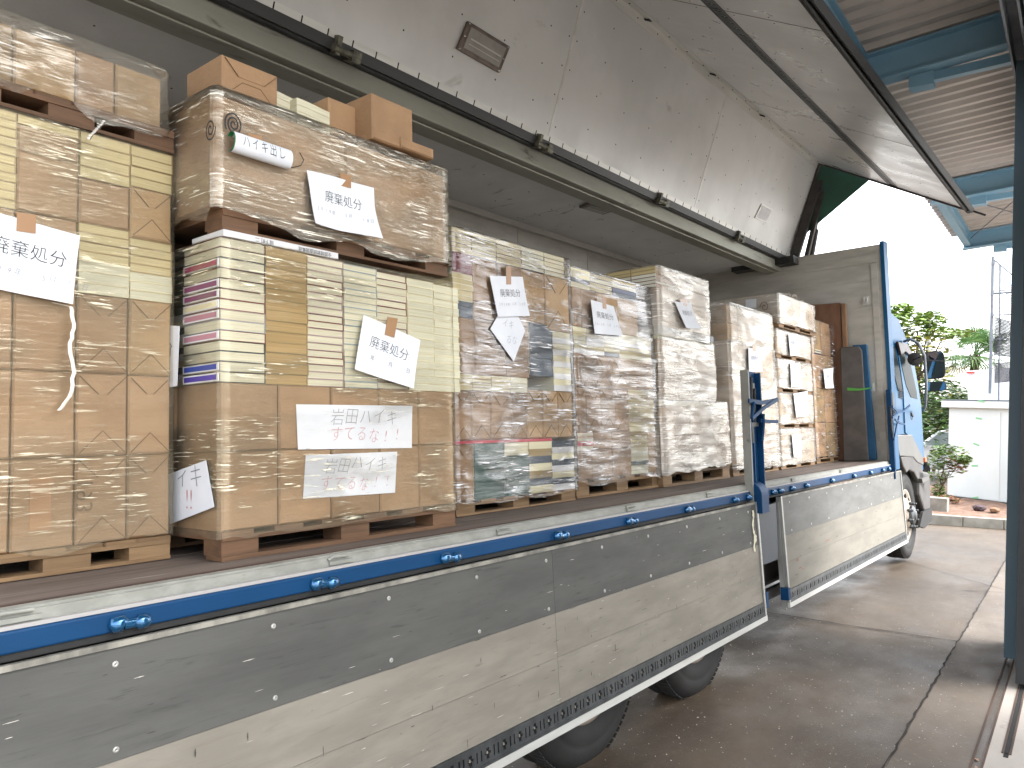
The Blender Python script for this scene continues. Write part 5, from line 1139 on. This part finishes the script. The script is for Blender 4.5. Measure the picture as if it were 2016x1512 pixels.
# ---- load 8: cardboard bale
x = -2.72; y_ = [Y7(1604)[0] + .0, 0]; y_ = [at(1606, 850, x=x)[1], at(1664, 850, x=x)[1]]
l8 = load('cardboard bale nearest the cab, brown cartons showing through partly torn film')
z = Zs(1606, x, (905, 840, 770, 700, 630)); pallet(l8, x, *y_, ZD, z[0] + .02, wood)
zz8 = np.linspace(z[0] + .02, z[4], 5)
for k in range(4):
    ys_ = np.linspace(y_[0], y_[1] - (.1 if k == 3 else 0), 4)
    for i in range(3): parcel(l8, x - (.03 if k == 3 and i == 2 else 0), ys_[i], ys_[i + 1], zz8[k], zz8[k + 1] - (.03 * (i == 2) if k == 3 else 0), mat=carton if (i + k) % 2 else kraftO, r_=rnd)
pile(l8, x + .004, y_[0] + .1, y_[0] + .35, zz8[3] + .0, zz8[3] + .05, 4, ['navy', 'cream'], 'cream')
m = MB()
for k in range(8): m.box(x, x + .002, y_[1] - .3, y_[1] - .2, .05 + k * .022, .06 + k * .022)
obj('printed_bars', m, ink, l8)
obj('inner_parcels', MB().box(x - 1.05, x - .31, y_[0], y_[1] - .12, z[0] + .02, z[4] - .03), carton, l8)
film(l8, x + .004, *y_, z[0] + .01, z[4] - .01, film3, 901, amp=.004, rag=.01)
sheet(l8, ((1621, 727), (1641, 724), (1637, 764), (1622, 765)), x + .03, [(HAIKI, .2, .5, .42, pencil, 0, 0)], curl=.02)

# boards leaning on the bulkhead
def lean(name, label, cat, pxs, y, th, mat):
    P = [at(a, b, y=y) for a, b in pxs]; m = MB(); m.prism(P, (0, -th, 0)); o = obj(name, m, mat, bevel=.01); return tag(o, label, cat)
lean('plywood_board', 'brown plywood board standing against the bulkhead behind the cardboard bale', 'board', [(1560, 603), (1656, 597), (1668, 906), (1575, 906)], YF - .03, .04, plywood)
lean('wooden_batten', 'pale wooden batten along the edge of the plywood board', 'batten', [(1657, 598), (1667, 598), (1680, 906), (1669, 906)], YF - .03, .05, M('batten_wood', '#8a6c52', '#775b44', scale=(20, 20, 3), rough=.8))
lean('blue_pad', 'blue protective pad leaning on the bulkhead beside the grey mat', 'pad', [(1680, 680), (1708, 678), (1728, 905), (1690, 906)], YF - .03, .05, matblue)
lean('grey_mat', 'grey rounded mat leaning in front of the blue pad', 'mat', [(1655, 684), (1692, 682), (1698, 690), (1711, 906), (1662, 908)], YF - .09, .03, matgrey)
P = [at(a, b, y=YF - .13) for a, b in ((1668, 763), (1690, 765), (1705, 764), (1716, 762))]; P2 = [at(a, b, y=YF - .13) for a, b in ((1668, 769), (1690, 769), (1705, 767), (1716, 764))]
m = MB(); m.grid([P, P2]); m.grid([[p + np.array((0, .002, 0)) for p in P], [p + np.array((0, .002, 0)) for p in P2]]); tag(obj('lashing_strap', m, strapg), 'green lashing strap tied from the mat to the bulkhead ring', 'strap')

#@@BACKGROUND
# ------------------------------------------------------------------ yard beyond
m = MB(); # kerb stones
k0, k1 = np.array(at(1740, 1026, z=G, fr='B')), np.array(at(1995, 1044, z=G, fr='B')); k1 = k1 + (k1 - k0) * 2.0; dk = (k1 - k0); Lk = np.linalg.norm(dk); dk /= Lk; nk = np.array((-dk[1], dk[0], 0)); nk = nk if nk[1] > 0 else -nk
kb = thing('kerb', 'low concrete kerb edging the planting bed', 'kerb', (0, 0, 0), 'B'); k = 0; s_ = -2.4
k0 = k0 - dk * 3
while s_ < Lk + 3:
    m = MB(); m.obox(k0 + dk * (s_ + .3) + nk * .07 + np.array((0, 0, .08)), dk * .296, nk * .07, (0, 0, .085)); obj('kerb_stone', m, kerbm, kb, bevel=.01); s_ += .6
a = k0 - dk * 2 + nk * .14; b_ = k0 + dk * (Lk + 3) + nk * .14
r = np.random.RandomState(2); m = MB(); m.grid([[tuple(a * (1 - u) + b_ * u + nk * (v * 7) + np.array((0, 0, .13 + r.uniform(-.02, .025)))) for u in np.linspace(0, 1, 60)] for v in np.linspace(0, 1, 40)]); struct('soil_bed', m, soil)
c = at(1852, 1003, z=G + .16, fr='B'); o = obj('stone_block', MB().box(c[0] - .25, c[0] + .1, c[1], c[1] + .25, G + .05, G + .36), kerbm, fr='B', bevel=.015); tag(o, 'square stone block at the end of the kerb by the shrub', 'stone')
# shed
s0, s1 = np.array((-2.34, 19.0, G + .1)), np.array((-.2, 18.0, G + .1)); ds = s1 - s0; ds /= np.linalg.norm(ds); dn = np.array((-ds[1], ds[0], 0)); dn = dn if dn[1] > 0 else -dn
zs = at(1864, 800, y=19.0, fr='B')[2]
sh = obj('shed', MB().prism([s0, s1, s1 + dn * 3, s0 + dn * 3], (0, 0, zs - G - .1)), white_wall, fr='B'); tag(sh, 'white panel shed with bits of green tape on its wall', 'shed')
for k in range(2):
    m = MB(); m.prism([s0 + ds * (k * 1.1 + .02) - dn * .004 + (0, 0, .06), s0 + ds * (k * 1.1 + 1.08) - dn * .004 + (0, 0, .06), s0 + ds * (k * 1.1 + 1.08) - dn * .004 + (0, 0, zs - G - .2), s0 + ds * (k * 1.1 + .02) - dn * .004 + (0, 0, zs - G - .2)], dn * -.006); obj('wall_panel', m, white_wall, sh)
m = MB(); e0 = s0 - ds * .1 - dn * .12; e1 = s1 + ds * .1 - dn * .12; m.prism([e0 + (0, 0, zs - G - .12), e1 + (0, 0, zs - G - .12), e1 + dn * 3.2 + (0, 0, zs - G - .12), e0 + dn * 3.2 + (0, 0, zs - G - .12)], (0, 0, .14)); rf = obj('roof', m, white_wall, sh)
m = MB(); m.prism([e0 + (0, 0, zs - G + .03), e1 + (0, 0, zs - G + .03), e1 + dn * 3.2 + (0, 0, zs - G + .03), e0 + dn * 3.2 + (0, 0, zs - G + .03)], (0, 0, .02)); obj('roof_sheet', m, galv, rf)
m = MB(); m.obox((s0 + s1) / 2 - dn * .015 + (0, 0, .02), ds * 1.15, dn * .02, (0, 0, .03)); obj('base_trim', m, grey_plastic, sh)
for i, (px, py, an) in enumerate(((1932, 790, -.15), (1927, 824, -.15), (1922, 875, -.3), (1919, 917, .1), (1920, 980, .25))):
    d_ = RB.T @ np.array([px - 1008, py - 756, F]); A_ = s0 - dn * (.13 if i == 0 else .014); p = d_ * (A_ @ dn) / (d_ @ dn); u_ = ds * math.cos(an) + np.array((0, 0, math.sin(an))); w_ = np.cross(u_, dn)
    m = MB(); m.obox(p, u_ * .065, w_ * .017, dn * .001); obj('tape_piece', m, mask_green, sh)
# rocks on the bed
for i, (px, py, s_, lb) in enumerate(((1928, 996, .12, 'dark purple-grey rock lying by the shed wall'), (1958, 1000, .09, 'small brown rock at the foot of the shed'))):
    c = at(px, py + 4, z=G + .18, fr='B'); bm = bmesh.new(); bmesh.ops.create_icosphere(bm, subdivisions=2, radius=1)
    r = random.Random(i)
    for v in bm.verts: v.co *= r.uniform(.8, 1.1); v.co.z *= .55; v.co *= s_
    me = bpy.data.meshes.new('rock'); bm.to_mesh(me); bm.free(); me.materials.append(M('rock%d' % i, ('#4a3c3f', '#7d5f48')[i], rough=.9)); o = obj('rock', me, fr='B', loc=c); tag(o, lb, 'rock')

def leaf_cloud(m, blobs, n, size, nm, r, droop=.3, mis=5):
    """many small leaf faces spread through ellipsoids"""
    for _ in range(n):
        bx_ = blobs[r.randrange(len(blobs))]; c, rad = bx_[0], bx_[1]
        while True:
            p = np.array([r.uniform(-1, 1) for _ in range(3)]); q2 = p @ p
            if .15 < q2 < 1: break
        p = c + p * rad; s_ = size * r.uniform(.6, 1.4); a = r.uniform(0, 2 * PI); t = r.uniform(-.9, .9)
        u = np.array((math.cos(a), math.sin(a), -droop * r.random())) * s_; v = np.array((-math.sin(a) * math.cos(t), math.cos(a) * math.cos(t), math.sin(t))) * s_ * .38
        m.add([p - u, p + v, p + u, p - v], [(0, 1, 2, 3)], bx_[2] if len(bx_) > 2 and r.random() < .7 else r.randrange(mis))
def tree(label, base, h, blobs, n, size, seed, tr=.09, limbs=6, name='tree', cat='tree', mats=leafs, fr='B', group=None):
    t = thing(name, label, cat, base, fr, group); r = random.Random(seed); B = np.array(base); m = MB()
    top = np.array((0, 0, h)); m.tube([(0, 0, 0), (r.uniform(-.05, .05), 0, h * .3), (r.uniform(-.1, .1), r.uniform(-.1, .1), h * .6), top], [tr, tr * .8, tr * .55, tr * .2], 8)
    for k in range(limbs):
        c = blobs[k % len(blobs)][0]; st = np.array((0, 0, h * (.35 + .5 * k / limbs))); mid = (st + c) / 2 + np.array((0, 0, -.1)); m.tube([st, mid, c], [tr * .4, tr * .25, tr * .08], 6)
    obj('trunk', m, bark, t); m = MB(); leaf_cloud(m, blobs, n, size, 'crown', r, mis=len(mats)); obj('crown', m, mats, t, kind='stuff'); return t
def pB(px, py, y): return at(px, py, y=y, fr='B')
def blob(px, py, y, rx, rz_, mi=0, base=None, ry=None):
    c = pB(px, py, y); return (c - np.array(base), np.array((rx, ry or rx, rz_)), mi)
# bright tree above the cab
yT = 24.; base = np.array((pB(1800, 900, yT)[0], yT, G))
bl = [blob(1785, 640, yT, .75, .45, 1, base), blob(1762, 650, yT, .5, .5, 1, base), blob(1800, 680, yT, 1.0, .5, 3, base), blob(1775, 700, yT, .9, .7, 0, base), blob(1815, 720, yT, .8, .7, 3, base), blob(1790, 760, yT, 1.2, .8, 0, base), blob(1830, 630, yT, .45, .25, 1, base), blob(1862, 655, yT, .7, .16, 1, base), blob(1820, 790, yT, 1.1, .7, 4, base), blob(1850, 780, yT, .8, .5, 2, base), blob(1800, 840, yT, 1.2, .9, 2, base), blob(1775, 612, yT, .35, .25, 1, base)]
tree('airy light green tree rising behind the cab', base, 4.2, bl, 5200, .085, 12, .12, 11)
# darker hedge behind the car
yH = 30.; base = np.array((pB(1840, 850, yH)[0], yH, G)); hb = [blob(1800 + i * 18, 790 + (i % 3) * 16, yH, 1.0, .8, 4, base) for i in range(9)] + [blob(1800 + i * 18, 840, yH, 1.1, .9, 2, base) for i in range(9)]
tree('dark green hedge behind the parked white car', base, 1.6, hb, 7000, .1, 5, .06, 6, name='hedge', cat='hedge', mats=[leafs[2], leafs[4], leafs[0], leafs[2]])
# nandina shrub
yN = 17.4; base = np.array((pB(1852, 1000, yN)[0], yN, G + .13)); nb_ = [blob(1860, 900, yN, .3, .22, 0, base), blob(1880, 895, yN, .28, .2, 0, base), blob(1845, 905, yN, .22, .2, 4, base), blob(1850, 930, yN, .25, .2, 0, base), blob(1885, 915, yN, .18, .2, 5, base), blob(1862, 885, yN, .25, .12, 1, base), blob(1848, 965, yN, .12, .15, 4, base), blob(1900, 905, yN, .12, .1, 0, base)]
tree('small leafy shrub with reddish tips growing beside the shed', base, .75, nb_, 1500, .045, 8, .025, 8, name='shrub', cat='shrub', mats=[leafs[0], leafs[4], leafs[1], leafs[2], leafs[0], leaf_brown])
base2 = np.array((pB(1866, 1004, yN)[0], yN - .2, G + .13)); tree('low dry brown weeds at the foot of the shrub', base2, .1, [(np.array((0, 0, .08)), np.array((.25, .15, .1)), 0)], 260, .04, 9, .01, 2, name='weeds', cat='weeds', mats=[leaf_brown, leaf_brown, leafs[0]])
# fan palm
yP = 27.; base = np.array((pB(1915, 900, yP)[0], yP, G)); pm = thing('palm_tree', 'fan palm with drooping fronds beyond the shed', 'palm', base, 'B')
ch = pB(1905, 700, yP)[2] - G; m = MB(); m.tube([(0, 0, 0), (0, 0, ch * .5), (0, 0, ch)], [.14, .13, .12], 10)
for k in range(60): a = rnd.uniform(0, 6.28); zz_ = rnd.uniform(.4, 1) * ch; m.obox((.13 * math.cos(a), .13 * math.sin(a), zz_), (.02, 0, 0), (0, .02, 0), (0, 0, .08))
obj('trunk', m, bark, pm)
r = random.Random(21); pg = [M('palm_leaf', '#5c7f45', rough=.5), M('palm_leaf_pale', '#89a866', rough=.5), M('palm_leaf_dry', '#a8843c', rough=.7)]
for k in range(30):
    a = k * 2.4 + r.uniform(-.3, .3); el_ = r.uniform(-.75, 1.25); st = np.array((0, 0, ch)); L_ = r.uniform(.75, 1.05); d_ = np.array((math.cos(a) * math.cos(el_), math.sin(a) * math.cos(el_), math.sin(el_)))
    fc = st + d_ * L_ * .65; m = MB(); m.tube([st, fc], [.018, .01], 5, 0); mi = 2 if el_ < -.55 and r.random() < .6 else 0
    sd = np.cross(d_, (0, 0, 1)); sd /= np.linalg.norm(sd); up_ = np.cross(sd, d_)
    for q_ in range(22):
        th_ = -1.9 + 3.8 * q_ / 21; v = d_ * math.cos(th_) + sd * math.sin(th_) + up_ * .15; ln = L_ * (.78 - .12 * abs(th_) / 1.9); tip = fc + v * ln + np.array((0, 0, -.16 * r.random() - .1)); wv = np.cross(v, up_); wv /= np.linalg.norm(wv)
        md = fc + v * ln * .55; m.add([fc, md + wv * .022, tip, md - wv * .022], [(0, 1, 2, 3)], 1 if r.random() < .35 and mi == 0 else mi)
    obj('frond', m, pg, pm)
# parked white car
yC = 26.; c = pB(1850, 905, yC); cx_, cz_ = c[0], G
car = thing('parked_car', 'white parked car partly hidden behind the white shed', 'car', (cx_, yC, cz_), 'B')
pr = [(-1.1, .28), (-1.15, .62), (-1.0, .86), (-.55, .98), (-.1, 1.42), (.5, 1.55), (2.2, 1.52), (2.6, 1.0), (2.7, .3)]
P = [(a, 0, b) for a, b in pr]; m = MB(); m.prism(P, (0, 1.6, 0)); obj('body', m, carwhite, car, bevel=.06)
m = MB(); m.prism([(-.42, -.006, 1.0), (-.02, -.006, 1.38), (.7, -.006, 1.44), (.75, -.006, 1.0)], (0, .01, 0)); m.prism([(.8, -.006, 1.0), (.8, -.006, 1.44), (1.6, -.006, 1.42), (1.7, -.006, 1.0)], (0, .01, 0)); obj('window', m, M('car_window', '#7f8c8c', rough=.1, spec=.8), car)
m = MB(); m.obox((-.42, -.1, .98), (.06, 0, 0), (0, .09, 0), (0, 0, .06)); obj('wing_mirror', m, carwhite, car, bevel=.02)
for xw in (-.55, 1.9): m = MB(); m.lathe((xw, .0, .3), (0, -1, 0), [(-.15, .3), (.0, .3), (.02, .27), (.02, .2), (0, .18), (0, 0)], 24); obj('wheel', m, black_rub, car)
# scaffold with netting
yS = 19.6; sc_t = thing('scaffold', 'galvanised pipe scaffold with torn dark netting beyond the shed', 'scaffold', (0, 0, 0), 'B')
def pole(a, b, y=yS, r_=.032, y2=None): m = MB(); m.tube([pB(*a, y), pB(*b, y2 or y)], r_, 8); return obj('pole', m, galv, sc_t)
pole((1955, 505), (1949, 775)); pole((1969, 520), (1966, 800), 21.0, .02); pole((2010, 500), (2010, 800)); pole((1953, 578), (2016, 574), r_=.022); pole((1953, 573), (2016, 569), r_=.012); pole((1953, 620), (2016, 618), r_=.014); pole((1958, 512), (2010, 556), r_=.014)
pole((1950, 700), (2010, 698), r_=.01); pole((1952, 668), (2010, 666), r_=.008)
for pa in ((1955, 518), (1953, 578), (1953, 620), (1952, 668), (1951, 700)): c = pB(*pa, yS - .01); m = MB(); m.tube([c - (0, 0, .04), c + (0, 0, .04)], .038, 8); obj('coupler', m, galv, sc_t)
def net(pts, y, seed, r0=.25):
    P = [pB(a, b, y) for a, b in pts]; m = MB(); n_ = 26; r = random.Random(seed)
    for i in range(n_):
        for j in range(n_):
            u, v = (i + .5) / n_, (j + .5) / n_; p = (P[0] * (1 - u) + P[1] * u) * (1 - v) + (P[3] * (1 - u) + P[2] * u) * v + np.array((0, .05 * math.sin(u * 9 + v * 4), 0))
            su = (P[1] - P[0]) / n_ * .5; sv = (P[3] - P[0]) / n_ * .5
            m.obox(p, su, sv * .6, (0, .002, 0)); m.obox(p + (0, .001, 0), su * .55, sv, (0, .002, 0))
    return obj('net', m, netm, sc_t)
net([(1957, 622), (1960, 620), (2010, 760), (2010, 660)], yS - .05, 1); net([(1957, 622), (2010, 640), (2010, 705), (1957, 700)], yS + .1, 2); net([(1957, 714), (2010, 712), (2010, 748), (1958, 755)], yS - .05, 3)
# white hoarding and far canopy
m = MB(); P = [pB(a, b, 23) for a, b in ((1903, 730), (2016, 722), (2016, 790), (1906, 790))]; m.prism(P, (0, .03, 0)); o = obj('hoarding', m, M('white_sheet', '#e4e4e8', rough=.7), fr='B'); tag(o, 'white sheet hoarding standing behind the scaffold', 'hoarding')
m = MB(); c = pB(1903, 733, 22.95); m.box(c[0], c[0] + .18, 22.9, 22.95, c[2] - .03, c[2] + .01); o = obj('red_tag', m, M('red_tag', '#c23a34', rough=.6), fr='B'); o.parent = None; tag(o, 'small red tag at the corner of the white hoarding', 'tag')
fc_ = thing('distant_canopy', 'small far canopy roof with blue beam above the scaffold', 'canopy', (0, 0, 0), 'B')
yf = 30.; A0 = pB(1930, 513, yf); A1 = pB(1995, 655, 22.)
m = MB(); nn = 30
for i in range(nn):
    t0_, t1_ = i / nn, (i + .55) / nn
    for ta, tb, dz_ in ((t0_, t1_, 0), (t1_, (i + 1) / nn, -.06)):
        a_ = A0 * (1 - ta) + A1 * ta; b2 = A0 * (1 - tb) + A1 * tb; m.add([a_ + (0, 0, dz_), b2 + (0, 0, dz_), b2 + (5, 0, .55 + dz_), a_ + (5, 0, .55 + dz_)], [(0, 1, 2, 3)])
obj('roof_sheet', m, corr, fc_)
m = MB(); m.bar(A0 + (.5, 0, -.05), A1 + (.5, 0, -.05), .1, .2); obj('eaves_beam', m, steelblue, fc_)
for t_ in (.02, .5, .98): a_ = A0 * (1 - t_) + A1 * t_; m = MB(); m.bar(a_ + (.3, 0, -.2), a_ + (5, 0, .3), .1, .3); obj('beam', m, M('bright_blue_beam', '#4f8fc0', rough=.5), fc_)
# faint utility pole
m = MB(); c = pB(1828, 700, 40); m.tube([(c[0], 40, G), (c[0], 40, pB(1828, 612, 40)[2])], [.14, .1], 8); m.bar((c[0] - .9, 40, pB(0, 620, 40)[2] + 0), (c[0] + .9, 40, pB(0, 620, 40)[2]), .08, .08) if False else None; o = obj('utility_pole', m, M('pole_concrete', '#a8a8a4', rough=.8), fr='B'); tag(o, 'slim grey utility pole beyond the light green tree', 'pole')

# ------------------------------------------------------------------ place every top-level object in the world
for o in list(col.objects):
    if o.parent is None and o.name in FR:
        o.matrix_world = (FT if FR[o.name] == 'T' else FB) @ Matrix.Translation(o.location) @ o.rotation_euler.to_matrix().to_4x4()
